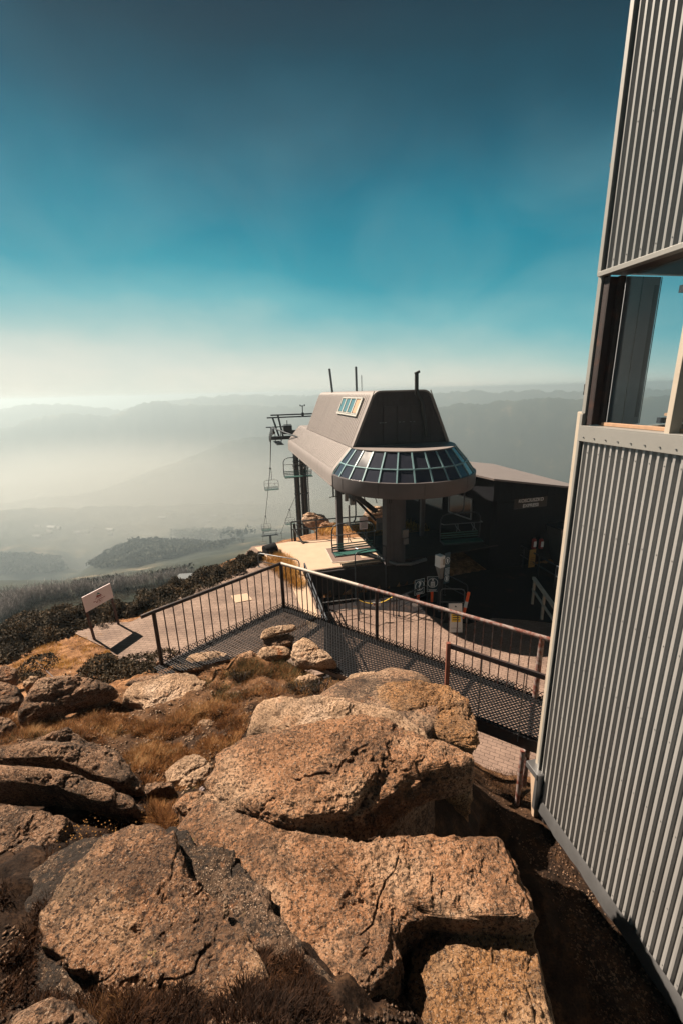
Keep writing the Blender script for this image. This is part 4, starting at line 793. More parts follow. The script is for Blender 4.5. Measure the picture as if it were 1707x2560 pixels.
# side window, antennas, exhaust
sdir = Vector((.9, 0, 2.1)).normalized(); sn = Vector((-2.1, 0, .9)).normalized()
def onside(y, h, off=.0): p = Vector((-2.03, y, 4.9)) + sdir * h + sn * off; return p
wf = MB()
Y0_, Y1_ = .95, 3.9
wf.bar(onside(Y0_, 1.28, .03), onside(Y1_, 1.28, .03), .06, .1, up=tuple(sn))
wfo = wf.build('side_window_frame', 'whiteframe', st)
wf2 = MB(); wf2.add([onside(Y0_, 1.24, .02), onside(Y1_, 1.24, .02), onside(Y1_, 1.96, .02), onside(Y0_, 1.96, .02)], [(0, 1, 2, 3)]); 
for k in range(5): y = Y0_ + (Y1_ - Y0_) * k / 4; wf2.bar(onside(y, 1.24, .05), onside(y, 1.96, .05), .12 if k else .2, .05, up=tuple(sn))
wf2.bar(onside(Y0_ - .1, 1.24, .05), onside(Y1_ + .1, 1.24, .05), .09, .06, up=tuple(sn)); wf2.bar(onside(Y0_ - .1, 1.96, .05), onside(Y1_ + .1, 1.96, .05), .05, .05, up=tuple(sn))
wf2.build('window_surround', 'whiteframe', st, fix=False)
wfo.hide_render = False
for k in range(4):
    ya = Y0_ + (Y1_ - Y0_) * (k + .14) / 4; yb = Y0_ + (Y1_ - Y0_) * (k + .86) / 4
    MB().add([onside(ya, 1.34, .06), onside(yb, 1.34, .06), onside(yb, 1.9, .06), onside(ya, 1.9, .06)], [(0, 1, 2, 3)]).build('side_pane', 'sillwood' if k == 0 else mat('sky_pane_%d' % k, (.10, .22, .26), .2, 0, .1, 2), st, fix=False)
def antpx(px0, py0, px1, py1, ly, r, name='antenna_pole'):
    # pole standing on the roof ridge at local y = ly
    base = Vector((-.55, ly, 6.98)); return MB().tube([base, base + Vector((0, 0, (py0 - py1) / FPX * (17 + ly)))], r, 8).build(name, 'galv', st)
for lx, ly, h, r, dx in ((-1.0, 7.2, 1.18, .06, -.13), (-.45, 4.6, 1.12, .055, -.02), (.0, 5.2, .75, .018, -.01)):
    MB().tube([(lx, ly, 6.9), (lx + dx, ly, 7.0 + h)], r, 10).build('antenna_pole', 'galv', st, smooth=40)
MB().tube([(.98, -.16, 5.2), (.72, -.16, 6.55), (.52, -.16, 6.85), (.50, -.16, 7.6)], .075, 12).build('exhaust_pipe', 'black', st, smooth=40)
MB().tube([(.43, -.16, 7.58), (.62, -.16, 7.66)], .05, 8).build('exhaust_cap', 'black', st)
# gear under the housing
b = MB().tube([(-2.45, -.2, 0), (-2.45, -.2, .01)], .1, 8)
for x in (-2.1,): MB().bar((x - .05, 1.9, .0), (x - .05, 1.9, 3.45), .24, .24).build('rear_column', 'column', st, bevel=.01)
MB().bar((2.2, 2.6, 0), (2.2, 2.6, 3.45), .2, .2).build('rear_column', 'column', st, bevel=.01)
b = MB().bar((-2.3, -.9, 3.2), (-2.3, 12.0, 3.2), .12, .22).bar((-1.8, 0, 3.25), (-1.8, 11.5, 3.25), .1, .16).bar((1.8, 0, 3.25), (1.8, 11.5, 3.25), .1, .16)
b.build('guide_rail', 'steel', st)
b = MB()
for i in range(16): b.tube([(-2.26, -.5 + i * .75, 3.02), (-2.14, -.5 + i * .75, 3.02)], .17, 14)
b.build('drive_tyres', 'rubber', st, smooth=40)
b = MB()
for t_ in np.linspace(0, 1, 7)[:-1]: b.bar((-2.3 + t_ * 1.4, .4, 3.3), (-2.3 + (t_ + .16) * 1.4, .4, 2.5 if int(t_ * 6) % 2 else 3.2), .03)
b.bar((-2.35, .3, 3.35), (-.9, .6, 2.1), .14, .2).bar((-2.2, .5, 3.2), (-.8, .9, 1.6), .06, .1); b.build('truss', 'steel', st)
b = MB().box((-2.25, -.55, 3.05), (.16, .2, .5)).box((-2.45, -.5, 3.15), (.12, .14, .4)).tube([(-2.38, -.6, 2.8), (-2.38, -.6, 2.0), (-2.25, -.6, 1.75)], .035, 8); b.build('trip_switch', 'galv', st, bevel=.005)
b = MB().tube([(-2.86, -.1, 3.9), (-2.86, -.12, 3.08)], .035, 8).bar((-3.02, -.12, 3.05), (-2.7, -.12, 3.08), .03); b.build('downpipe', 'black', st)
b = MB().tube([(-1.5, 1.6, .12), (-.9, .3, .14), (-.45, -.7, .15), (.1, -.85, .15), (.9, -.6, .15)], .07, 10); b.build('floor_guide', 'galv', st, smooth=40)
# ------------------------------------------------------------------ lift tower, ropes, chairs
TW = aty(752, 1200, 31.); tx, ty = TW[0], TW[1]
tw = thing('lift_tower', 'tall tower of dark twin pipes behind the terminal, carrying rope wheels on a cross arm', 'lift tower', (tx, ty, 0), ROT)
ZT = 4.75; zb = -5.0
for x, r, m in ((-.28, .2, 'steel'), (.25, .22, 'steel')): MB().tube([(x, 0, zb), (x, 0, ZT - .3)], r, 18).build('pipe', m, tw, smooth=40)
for x in (-.03, .5): MB().tube([(x, -.22, zb), (x, -.22, ZT - .6)], .045, 8).build('conduit', 'towerlite', tw)
b = MB()
for z in (2.2, 1.9, -.2, -2.6): b.box((0, -.1, z), (1.05, .3, .06))
b.build('clamp', 'steel', tw)
MB().bar((-1.95, 0, 3.95), (2.3, 0, 3.95), .26, .24).build('cross_arm', 'steel', tw, bevel=.01)
b = MB().bar((-1.9, -.3, 5.55), (2.4, -.3, 5.55), .09).bar((-2.1, .4, 5.35), (2.4, .4, 5.35), .09).bar((-1.4, -.3, 5.55), (-1.1, -.1, 4.05), .09).bar((-1.7, .4, 5.35), (-1.35, .1, 4.0), .09).bar((-2.25, 0, 4.72), (-1.0, 0, 4.72), .07).bar((1.4, -.3, 5.55), (1.1, 0, 4.0), .09)
b.build('lifting_frame', 'steel', tw)
for sx in (-1.9, 2.2):
    b = MB()
    for i in range(8):
        y = -1.5 + i * .42; z = 4.55 - .04 * (y + 1.5) - .07 * (y + 1.5) ** 2; b.tube([(sx - .06, y, z), (sx + .06, y, z)], .17, 12)
    b.bar((sx, -1.5, 4.42), (sx, 0, 4.2), .08, .12).bar((sx, 0, 4.2), (sx, 1.6, 3.6), .08, .12); b.build('rope_wheels', 'steel', tw, smooth=40)
b = MB()
for sx in (-1.45,):
    b.bar((sx - .22, -1.2, 3.6), (sx - .22, 1.3, 3.6), .05).bar((sx + .22, -1.2, 3.6), (sx + .22, 1.3, 3.6), .05)
    for i in range(9): b.bar((sx - .22, -1.2 + i * .3, 3.6), (sx + .22, -1.2 + i * .3, 3.6), .04)
    b.bar((sx - .2, 0, 3.6), (sx - .2, 0, 4.4), .05).bar((sx + .2, 0, 3.6), (sx + .2, 0, 4.4), .05).bar((sx, -1.2, 3.6), (sx + .3, -1.2, 4.5), .04)
b.build('work_platform', 'steel', tw)
b = MB().box((-.75, 0, 4.5), (.6, .5, .6)).tube([(-.75, 0, 4.8), (-.75, 0, 5.15)], .03, 6).bar((-1., 0, 4.85), (-.45, 0, 4.85), .04); b.build('motor_box', 'steel', tw)
b = MB().tube([(.35, -.3, 5.5), (.35, -.3, 6.15)], .03, 6).tube([(.2, -.3, 6.1), (.5, -.3, 6.1)], .02, 6).tube([(.2, -.3, 6.1), (.2, -.3, 6.2)], .04, 6).tube([(.5, -.3, 6.1), (.5, -.3, 6.2)], .04, 6).box((.35, -.3, 5.5), (.16, .16, .3)); b.build('anemometer', 'steel', tw)
MB().box((.0, 0, zb), (2., 2., 1.2)).build('footing', 'conc_w', tw)
def chair():
    c = thing('lift_chair', 'x', 'lift chair', group='chairs of the lift')
    MB().box((0, 0, .02), (.16, .42, .12)).tube([(-.12, -.15, .05), (.12, -.15, .05)], .09, 10).tube([(-.12, .15, .05), (.12, .15, .05)], .09, 10).build('grip', 'steel', c)
    MB().tube([(.12, 0, 0), (.12, 0, -.5), (.12, 0, -1.2), (.08, 0, -1.42), (0, 0, -1.5)], .032, 8).build('hanger', 'steel', c, smooth=50)
    fr_ = MB(); fr_.tube([(-.92, .02, -2.78), (-.95, .0, -2.3), (-.93, 0, -1.78), (-.83, 0, -1.6), (-.6, 0, -1.52), (.6, 0, -1.52), (.83, 0, -1.6), (.93, 0, -1.78), (.95, 0, -2.3), (.92, .02, -2.78)], .028, 8)
    fr_.tube([(-.92, .02, -2.76), (-.92, -.48, -2.8)], .025, 6).tube([(.92, .02, -2.76), (.92, -.48, -2.8)], .025, 6).tube([(-.92, .0, -2.76), (.92, .0, -2.76)], .022, 6).tube([(-.92, -.46, -2.8), (.92, -.46, -2.8)], .022, 6)
    fr_.build('frame', 'steel', c, smooth=50)
    s_ = MB()
    for i in range(4): s_.box((0, -.06 - i * .12, -2.755), (1.8, .095, .03))
    s_.build('seat', 'seatgreen', c)
    s_ = MB()
    for i in range(3): s_.box((0, .05 + .02 * i, -2.66 + i * .10), (1.8, .02, .05))
    s_.build('backrest', 'seatgreen', c)
    s_ = MB(); s_.tube([(-.93, -.05, -1.95), (-.9, -.3, -1.92), (.9, -.3, -1.92), (.93, -.05, -1.95)], .02, 6)
    for x in (-.4, .35): s_.tube([(x, -.3, -1.92), (x + .06, -.42, -2.1), (x, -.5, -2.2)], .018, 6).tube([(x + .14, -.3, -1.92), (x + .1, -.42, -2.1), (x + .16, -.5, -2.2)], .018, 6)
    s_.build('safety_bar', 'galv', c, smooth=50)
    return c
ch0 = chair(); used = False
def setchair(loc, rz, label):
    global used
    c = ch0 if not used else copytree(ch0); used = True
    c.location = tuple(float(v) for v in loc); c.rotation_euler = (0, 0, rz); c['label'] = label; c['group'] = 'chairs of the lift'; return c
cpos = {}
g_ = aty(741, 1112, 28.6); setchair((g_[0], g_[1], 4.35), ROT, 'chair with green seat slats hanging in front of the dark twin pipe tower')
def chr_(fx, fy, r): return atr(fx, fy, r)
G2 = atr(676, 1172, 57); G3 = atr(664, 1291, 82); G4 = atr(724, 1275, 80); G5 = atr(656, 1341, 109); G6 = atr(703, 1333, 109)
setchair(G2, ROT, 'empty chair hanging over the valley, highest on the left rope')
setchair(G3, ROT, 'empty chair on the left rope, midway between the highest one and the far tower')
setchair(G4, ROT + .1, 'empty chair on the right rope, just left of the twin pipe tower')
setchair(G5, ROT, 'small hazy chair below the left end of the far tower cross arm')
setchair(G6, ROT, 'small hazy chair below the right end of the far tower cross arm')
gp_ = atz(884, 1379, .42); setchair((gp_[0], gp_[1] + .15, .42 + 2.78), ROT + .02, 'chair with green slats parked just above the pale loading platform')
dk = aty(1148, 1350, 18.2); setchair((dk[0], dk[1], dk[2] + 2.8), ROT - .1, 'chair in deep shade to the right of the round station column')
SL = np.array([tx, ty, 0]) + np.array([SD[0] * -1.9, SD[1] * -1.9, 4.72]); SR = np.array([tx, ty, 0]) + np.array([SD[0] * 2.2, SD[1] * 2.2, 4.72])
FT = atr(676, 1338, 118)
ftw = thing('lift_tower', 'hazy single post tower with a wide cross arm far down the slope', 'lift tower', (FT[0], FT[1], FT[2]), ROT)
MB().tube([(0, 0, -11), (0, 0, 0)], .35, 12).build('pipe', 'steel', ftw)
MB().bar((-2., 0, 0), (2., 0, 0), .3, .3).build('cross_arm', 'steel', ftw)
b = MB().bar((-2.1, 0, 1.2), (2.1, 0, 1.35), .12).bar((-1.9, 0, 1.2), (-1.6, 0, 0), .12).bar((1.9, 0, 1.3), (1.6, 0, 0), .12).bar((-1.4, -.4, .7), (1.4, -.4, .7), .05); b.build('lifting_frame', 'steel', ftw)
for sx in (-2.1, 2.1): b = MB().bar((sx, -1.6, .3), (sx, 1.6, -.1), .12, .35); b.build('rope_wheels', 'steel', ftw)
def rope(name, pts, r, label):
    q = []
    for a, b in zip(pts[:-1], pts[1:]): q += [np.array(a) * (1 - t) + np.array(b) * t for t in np.linspace(0, 1, 5)[:-1]]
    q.append(np.array(pts[-1])); tag(MB().tube(q, r, 6).build(name, 'steel', smooth=60), label, 'cable')
up1 = np.array([0, 0, .02])
e5 = FT + np.array([SD[0] * -2.1, SD[1] * -2.1, .4]); e6 = FT + np.array([SD[0] * 2.1, SD[1] * 2.1, .4])
s0 = np.array([CS[0] + SD[0] * -2.2 + AX[0] * 9, CS[1] + SD[1] * -2.2 + AX[1] * 9, 4.3])
rope('haul_rope', [s0, SL, G2, G3, G5, e5, e5 + (e5 - G5) * 2.5], .045, 'thin steel haul rope carrying the left hand line of chairs down the valley')
s0 = np.array([CS[0] + SD[0] * 1.8 + AX[0] * 9, CS[1] + SD[1] * 1.8 + AX[1] * 9, 4.3])
rope('haul_rope', [s0, SR, G4, G6, e6, e6 + (e6 - G6) * 2.5], .045, 'thin steel haul rope carrying the right hand line of chairs down the valley')
# ------------------------------------------------------------------ shed
PA = atz(1340, 1262, 1.9); nA = [AX[0], AX[1], 0]
def onA(x, y): return onpl(x, y, PA, nA)
qa = onA(1243, 1300); qb = onA(1440, 1300); WA = float(np.linalg.norm((qb - qa)[:2]))
sh = thing('shed', 'low dark shed with a pale sloping roof and painted name board beside the terminal', 'shed', (qa[0], qa[1], ZC), ROT)
def la(p): d = np.array([p[0] - qa[0], p[1] - qa[1]]); return (float(d @ SD), float(d @ AX), float(p[2] - ZC))
zTL = la(onA(1243, 1203))[2]; zTR = la(onA(1420, 1228))[2]; zF0 = la(onA(1245, 1250))[2]; zF1 = la(onA(1392, 1240))[2]; zF = (zF0 + zF1) / 2
DP = 7.
b = MB(); b.add([(0, .5, 0), (WA, .5, 0), (WA, .5, zTR), (0, .5, zTL), (0, DP, 0), (WA, DP, 0), (WA, DP, zTR), (0, DP, zTL)], [(0, 1, 2, 3), (5, 4, 7, 6), (4, 0, 3, 7), (1, 5, 6, 2), (3, 2, 6, 7), (0, 4, 5, 1)]); b.build('wall', 'shed', sh)
x0 = -.3; zx = zTL + (zTL - zTR) / WA * .3
b = MB(); b.add([(x0, 0, zF), (WA + .2, 0, zF), (WA + .2, 0, zTR), (x0, 0, zx), (x0, .3, zF), (WA + .2, .3, zF), (WA + .2, .3, zTR), (x0, .3, zx)], [(0, 1, 2, 3), (5, 4, 7, 6), (4, 0, 3, 7), (1, 5, 6, 2), (3, 2, 6, 7), (0, 4, 5, 1)]); b.build('fascia', 'shed', sh)
b = MB()
for x in np.arange(x0, WA, .12): zt = zx + (zTR - zx) * (x - x0) / (WA + .2 - x0) - .03; b.box((x, -.005, (zF + zt) / 2), (.03, .02, zt - zF))
b.build('fascia_ribs', 'shed', sh)
b = MB(); b.add([(x0 - .1, -.1, zx + .01), (WA + .3, -.1, zTR + .0), (WA + .3, DP + .3, zTR + .0), (x0 - 2.6, DP + .3, zx + .3), (x0 - .1, -.1, zx + .09), (WA + .3, -.1, zTR + .08), (WA + .3, DP + .3, zTR + .08), (x0 - 2.6, DP + .3, zx + .38)], [(3, 2, 1, 0), (4, 5, 6, 7), (0, 1, 5, 4), (1, 2, 6, 5), (2, 3, 7, 6), (3, 0, 4, 7)]); b.build('roof', 'shedroof', sh)
b = MB(); b.add([(0, .5, 0), (0, .5, zF), (-1.6, DP + 1.5, zF), (-1.6, DP + 1.5, 0)], [(0, 1, 2, 3)]).add([(x0, 0, zF), (x0, 0, zx), (-2.2, DP, zx + .1), (-2.2, DP, zF)], [(0, 1, 2, 3)]); b.build('side_wing', 'shed', sh, fix=False)
for k in range(3):
    u0, u1 = .15 + .26 * k, .35 + .26 * k; P = lambda u, z: (-1.6 * u - .03, .5 + (DP + 1.) * u, z)
    f_ = MB().bar(P(u0, zF - 1.3), P(u1, zF - 1.3), .06).bar(P(u0, zF - .3), P(u1, zF - .3), .06).bar(P(u0, zF - 1.3), P(u0, zF - .3), .06).bar(P(u1, zF - 1.3), P(u1, zF - .3), .06).build('window', 'galv' if k == 0 else 'steel', sh)
    MB().add([P(u0, zF - 1.27), P(u1, zF - 1.27), P(u1, zF - .33), P(u0, zF - .33)], [(0, 1, 2, 3)]).build('pane', 'tint', f_, fix=False)
f_ = MB().box((.75, .48, zF - .75), (1., .04, 1.1)).build('shutter', 'shed', sh)
# name board
nb0, nb1 = la(onA(1300, 1262)), la(onA(1383, 1262)); zc_ = la(PA)[2]; wN = nb1[0] - nb0[0]; cN = (nb0[0] + nb1[0]) / 2; hN = .52
nb = MB().box((cN, .46, zc_), (wN, .05, hN)).build('name_board', 'black', sh)
b = MB()
for e in (-1, 1): b.box((cN, .43, zc_ + e * hN * .46), (wN * .98, .012, .012)); b.box((cN + e * wN * .485, .43, zc_), (.012, .012, hN * .93))
b.build('board_border', 'steel', nb)
MT['letter'] = mat('painted_letters', (1., 1., 1.), .7, 0, .1, 5)
text_part('KOSCIUSZKO', .215, 'letter', nb, (cN, .425, zc_ + .045), (1, 0, 0), (0, 0, 1), bold=.004, sx=1.0)
text_part('EXPRESS', .215, 'letter', nb, (cN, .425, zc_ - .20), (1, 0, 0), (0, 0, 1), bold=.004, sx=1.05)
def board(name, label, pts, zc, cols, rzv=None, cat='notice'):
    """flat rectangular board; pts = centre px, width, height in metres"""
    (px, py), w_, h_ = pts; p = atz(px, py, zc); t = thing(name, label, cat, p, ROT if rzv is None else rzv)
    MB().box((0, 0, 0), (w_, .02, h_)).build('panel', cols[0], t)
    if len(cols) > 1: MB().box((0, -.013, h_ * .22), (w_ * .92, .006, h_ * .5)).build('upper_sheet', cols[1], t)
    b = MB(); k = 5
    for i in range(k): b.box(((i % 2) * .01, -.018, -h_ * .36 + i * h_ * .10), (w_ * .7, .004, h_ * .025))
    b.build('print', 'rust' if cols[0] == 'yellow' else 'black', t); return t
MT['amber'] = mat('amber_notice', (.50, .27, .05), .6, 0, .08, 4)
board('notice_board', 'white over orange notice standing at the corner of the dark shed', ((1181, 1340), .38, .62), -.35, ['amber', 'white'])
board('notice_board', 'tall orange notice hung on the ramp rail in front of the shed', ((1329, 1396), .32, .85), -.45, ['amber'])
board('notice_board', 'pale grey notice under the meter box beside the shed windows', ((1211, 1332), .28, .38), -.1, ['galv'])
board('notice_board', 'pinkish notice in the gap between the rear column and the round column', ((908, 1308), .4, .6), 1.0, ['signpink'])
board('notice_board', 'bluish white notice hanging beside the left edge of the round column', ((949, 1310), .36, .6), 1.0, ['galv'])
p = atz(1222, 1310, .35); t = thing('meter_box', 'grey meter box on a post beside the shed windows', 'meter box', p, ROT); MB().box((0, 0, 0), (.34, .2, .42)).build('case', 'steel', t, bevel=.01); MB().box((-.02, -.11, .02), (.2, .02, .2)).build('window', 'tint', t); MB().box((0, .04, -.9), (.07, .07, 1.5)).build('post', 'steel', t)
for i, px in enumerate((1333, 1351)):
    p = onpl(px, 1358, PA - np.array([AX[0], AX[1], 0]) * .0 + np.array([AX[0], AX[1], 0]) * .35, nA); t = thing('fire_extinguisher', ['red fire extinguisher with a pale label on the shed wall, nearer the name board middle', 'red fire extinguisher with a pale label on the shed wall, nearer the corrugated building'][i], 'extinguisher', p, ROT)
    MB().tube([(0, 0, -.25), (0, 0, .18), (0, 0, .24)], .1, 12, radii=[.1, .1, .04]).build('cylinder', 'red', t, smooth=40); MB().box((0, -.1, -.02), (.13, .02, .26)).build('label_sheet', 'white', t); MB().box((0, 0, .27), (.12, .04, .05)).build('lever', 'black', t)
# rails at the shed
def railing2(name, label, a, b, z1, z0, n, m='steel', r=.03, mid=.45, cat='handrail'):
    t = thing(name, label, cat, (0, 0, 0)); a = np.array(a[:2]); b = np.array(b[:2])
    MB().tube([(*a, z1), (*b, z1)], r, 8).build('top_rail', m, t, smooth=40); MB().tube([(*a, z1 - mid), (*b, z1 - mid)], r * .8, 8).build('mid_rail', m, t, smooth=40)
    for i in range(n): p = a + (b - a) * i / (n - 1); MB().tube([(*p, z0), (*p, z1)], r, 8).build('post', m, t, smooth=40)
    return t
railing2('handrail', 'dark ramp rail running in front of the shed down towards the corrugated building', atz(1243, 1332, -.2), atz(1440, 1442, -.2), -.2, ZC, 6, 'steel', .035)
t = thing('handrail', 'sunlit pale timber handrail in the courtyard beside the corrugated building', 'handrail', (0, 0, 0))
a = atz(1333, 1445, -.15); b = atz(1392, 1528, -.15); MB().bar(a, b, .11, .11).build('top_rail', 'cream', t, bevel=.01)
a2 = np.array([a[0], a[1], -.62]); b2 = np.array([b[0], b[1], -.62]); MB().bar(a2, b2, .07, .07).build('mid_rail', 'cream', t, bevel=.01)
for k in (.05, .5, .95): p = a + (b - a) * k; MB().box((p[0], p[1], (ZC - .1) / 2), (.08, .08, -ZC - .1)).build('post', 'cream', t, bevel=.006)
p = atz(1405, 1305, 1.0); t = thing('rubbish_skip', 'pale metal hopper half hidden behind the corrugated building corner', 'hopper', (p[0], p[1], ZC), ROT)
b = MB(); b.add([(-.3, -.3, 1.9), (1, -.3, 1.9), (1, .8, 1.9), (-.3, .8, 1.9), (.2, -.2, 0), (1, -.2, 0), (1, .7, 0), (.2, .7, 0), ], [(0, 1, 2, 3), (7, 6, 5, 4), (0, 4, 5, 1), (1, 5, 6, 2), (2, 6, 7, 3), (3, 7, 4, 0)]); b.build('tub', 'galv', t)
MB().box((.35, .25, 1.95), (1.4, 1.2, .06)).build('lid', 'steel', t, bevel=.01)
# ------------------------------------------------------------------ courtyard furniture
def hoop(label, p0, p1, h, z0, r=.02, m='steel', mid=None, legs=(1, 1)):
    t = thing('queue_rail', label, 'queue rail', (0, 0, 0)); a = np.array(p0[:2]); b = np.array(p1[:2]); d = (b - a) / np.linalg.norm(b - a); k = .13; z1 = z0 + h
    pts = [(*a, z0), (*a, z1 - k), (*(a + d * k * .3), z1 - k * .3), (*(a + d * k), z1), (*(b - d * k), z1), (*(b - d * k * .3), z1 - k * .3), (*b, z1 - k), (*b, z0)]
    MB().tube(pts, r, 8).build('bent_tube', m, t, smooth=60)
    if mid: MB().tube([(*a, z0 + mid), (*b, z0 + mid)], r * .8, 6).build('mid_rail', m, t)
    for q in (a, b): MB().tube([(*q, z0), (*q, z0 + .015)], .06, 10).build('foot_plate', m, t)
    return t
hoop('bent steel hoop rail across the upper path behind the railing corner', atz(648, 1417, 0), atz(750, 1436, 0), .62, 0, .022, 'galv', .25)
hoop('thin hoop rail in the shaded pit, seen through the railing left of the yellow chain', atz(803, 1545, ZC), atz(900, 1532, ZC), .62, ZC, .022, 'galv', .2)
hoop('tall hoop rail beside the platform mat, its top bar reaching the round column', atz(889, 1512, ZC), (1.75, 16.2), 2.2, ZC, .022, 'steel')
hoop('hoop rail left of the question mark sign', atz(996, 1540, ZC), atz(1066, 1508, ZC), .8, ZC, .022, 'steel', .4)
hoop('hoop rail to the right of the card reader, bent end catching the light', atz(1098, 1528, ZC), atz(1158, 1530, ZC), .95, ZC, .022, 'galv', .4)
hoop('long hoop rail behind the card reader in deep shade', atz(1110, 1488, ZC), atz(1165, 1518, ZC), .95, ZC, .02, 'steel', .45)
railing2('handrail', 'two bar handrail running down the retaining wall beside the pale concrete strip', (-1.5, 15.6), (-.5, 11.2), .55, -.05, 6, 'steel', .028, .28)
railing2('handrail', 'dark rail along the far edge of the pale loading platform', aty(729, 1317, 19.9), aty(912, 1299, 20.6), .95, -.1, 4, 'steel', .035, .4)
p = aty(735, 1320, 19.8); q = atz(757, 1357, .05); t = thing('brace_post', 'pale diagonal brace leaning at the left corner of the loading platform', 'brace', (0, 0, 0)); MB().bar(p, q, .07, .07).build('brace_bar', 'galv', t); MB().box((p[0] + .02, p[1] + .1, .4), (.12, .12, .9)).build('post', 'black', t)
# mat in the platform under the parked chair
t = thing('loading_mat', 'brown rubber mat in a pale frame under the parked chair', 'mat', (0, 0, 0))
Q = [atz(*v, 0) for v in [(814, 1373), (832, 1408), (958, 1398), (925, 1362)]]
MB().prism([v[:2] for v in Q], .0, .022).build('mat_sheet', 'patch', t)
for a, b in zip(Q, Q[1:] + Q[:1]): MB().bar(a + [0, 0, .02], b + [0, 0, .02], .05, .03).build('frame_bar', 'cream', t)
Q = [atz(*v, 0) for v in [(897, 1388), (904, 1397), (950, 1391), (942, 1383)]]; MB().prism([v[:2] for v in Q], .022, .035).build('inset_plate', 'conc', t)
def post_sign(label, base, zt, rz, glyph, w=.52, h=.72, lean=0.):
    t = thing('post_sign', label, 'sign', (base[0], base[1], ZC), rz)
    MB().tube([(0, 0, .03), (0, 0, zt - h)], .055, 14).build('bollard_post', 'orange', t, smooth=40)
    MB().tube([(0, 0, 0), (0, 0, .05)], .24, 20, radii=[.24, .2]).build('base', 'conc_w', t, smooth=40)
    MB().box((0, -.065, zt - h / 2), (w, .012, h)).build('sign_panel', 'navy', t, bevel=.003)
    b = MB()
    for e in (-1, 1): b.box((0, -.074, zt - h / 2 + e * (h / 2 - .015)), (w - .02, .006, .01)); b.box((e * (w / 2 - .012), -.074, zt - h / 2), (.01, .006, h - .03))
    b.build('sign_border', 'signink', t); zc = zt - h * .42; rr = w * .42
    b = MB(); b.tube([(rr * math.cos(a), -.076, zc + rr * math.sin(a)) for a in np.linspace(0, 2 * math.pi, 33)], .011, 5, cap=False); b.build('ring', 'signink', t)
    for i in range(2): MB().box((0, -.074, zt - h + .09 - i * .045), (w * (.7 - .1 * i), .004, .018)).build('caption', 'signink', t)
    if glyph == '?': text_part('?', .46, 'signink', t, (0, -.072, zc - .16), (1, 0, 0), (0, 0, 1), bold=.012, name='question_mark')
    else:
        b = MB(); b.tube([(0, -.074, zc + .13), (0, -.08, zc + .13)], .042, 14).box((0, -.076, zc - .05), (.05, .006, .22)).box((-.06, -.076, zc - .06), (.04, .006, .2)).box((.06, -.076, zc - .06), (.04, .006, .2)).box((0, -.076, zc + .03), (.16, .006, .05)); b.build('figure_symbol', 'signink', t)
    return t
b0 = atz(1078, 1507, ZC); post_sign('navy sign with a ringed figure on an orange post, nearest the card reader', b0, 1.18, .0, 'x', .46, .66)
b1 = atz(1044, 1512, ZC); post_sign('navy sign with a white question mark in a ring on an orange post', b1, 1.14, .42, '?', .46, .66)
kp = atz(1099, 1519, ZC); t = thing('card_reader', 'grey card reader head on a tapered post with a narrow navy sign beside it', 'card reader', (kp[0], kp[1], ZC), .5)
MB().box((-.1, 0, 1.98), (.24, .3, .46)).build('reader_head', 'white', t, bevel=.02)
MB().box((-.04, -.16, 1.98), (.1, .02, .24)).build('screen', 'cream', t, bevel=.005)
b = MB(); b.add([(-.21, -.12, 1.75), (.0, -.12, 1.75), (.0, .12, 1.75), (-.21, .12, 1.75), (-.08, -.06, 1.25), (.02, -.06, 1.25), (.02, .06, 1.25), (-.08, .06, 1.25)], [(0, 1, 2, 3), (7, 6, 5, 4), (0, 4, 5, 1), (1, 5, 6, 2), (2, 6, 7, 3), (3, 7, 4, 0)]); b.build('neck', 'trim', t)
MB().box((-.02, 0, .62), (.16, .14, 1.24)).build('post', 'steel', t, bevel=.01)
MB().box((.17, -.1, 1.66), (.27, .02, 1.25)).build('side_sign', 'navy', t)
b = MB()
for zc, rr in ((1.97, .11), (1.24, .1)): b.tube([(.17 + rr * math.cos(a), -.115, zc + rr * 1.2 * math.sin(a)) for a in np.linspace(0, 2 * math.pi, 25)], .009, 5, cap=False).box((.17, -.115, zc), (.07, .006, .16))
for i in range(6): b.box((.17, -.115, 1.66 - i * .05), (.22, .006, .016))
b.build('side_sign_print', 'signink', t)
# sandwich board
ap = atz(1138, 1582, ZC); t = thing('sandwich_board', 'white sandwich board with a yellow notice standing on the sunlit pavers', 'sandwich board', (ap[0], ap[1], ZC), -.05)
b = MB(); b.bar((0, .0, .02), (0, .26, 1.0), .46, .03, up=(0, -1, .2)); b.build('front_board', 'white', t, bevel=.004)
b = MB(); b.bar((-.1, .62, .02), (0, .31, 1.0), .46, .03, up=(0, 1, .2)); b.build('rear_board', 'black', t)
fz = lambda x, z, o: (x, .27 * z - .02 - o, z)
b = MB().add([fz(-.15, .38, .01), fz(.17, .38, .01), fz(.17, .74, .01), fz(-.15, .74, .01)], [(0, 1, 2, 3)]); b.build('yellow_notice', 'yellow', t, fix=False)
b = MB()
for i in range(4):
    z = .44 + i * .075; b.add([fz(-.11, z, .014), fz(.13, z, .014), fz(.13, z + .028, .014), fz(-.11, z + .028, .014)], [(0, 1, 2, 3)])
b.build('notice_lines', 'black', t, fix=False)
b = MB().add([fz(-.04, .88, .012), fz(.05, .88, .012), fz(.0, .94, .012)], [(0, 1, 2)]).add([fz(-.16, .17, .012), fz(.16, .17, .012), fz(.16, .18, .012), fz(-.16, .18, .012)], [(0, 1, 2, 3)]); b.build('emblem', 'steel', t, fix=False)
bp = atz(1155, 1548, ZC); t = thing('bollard', 'tilted orange bollard with a white band behind the sandwich board', 'bollard', (bp[0], bp[1], ZC), 0)
t.rotation_euler = (0, .16, 0)
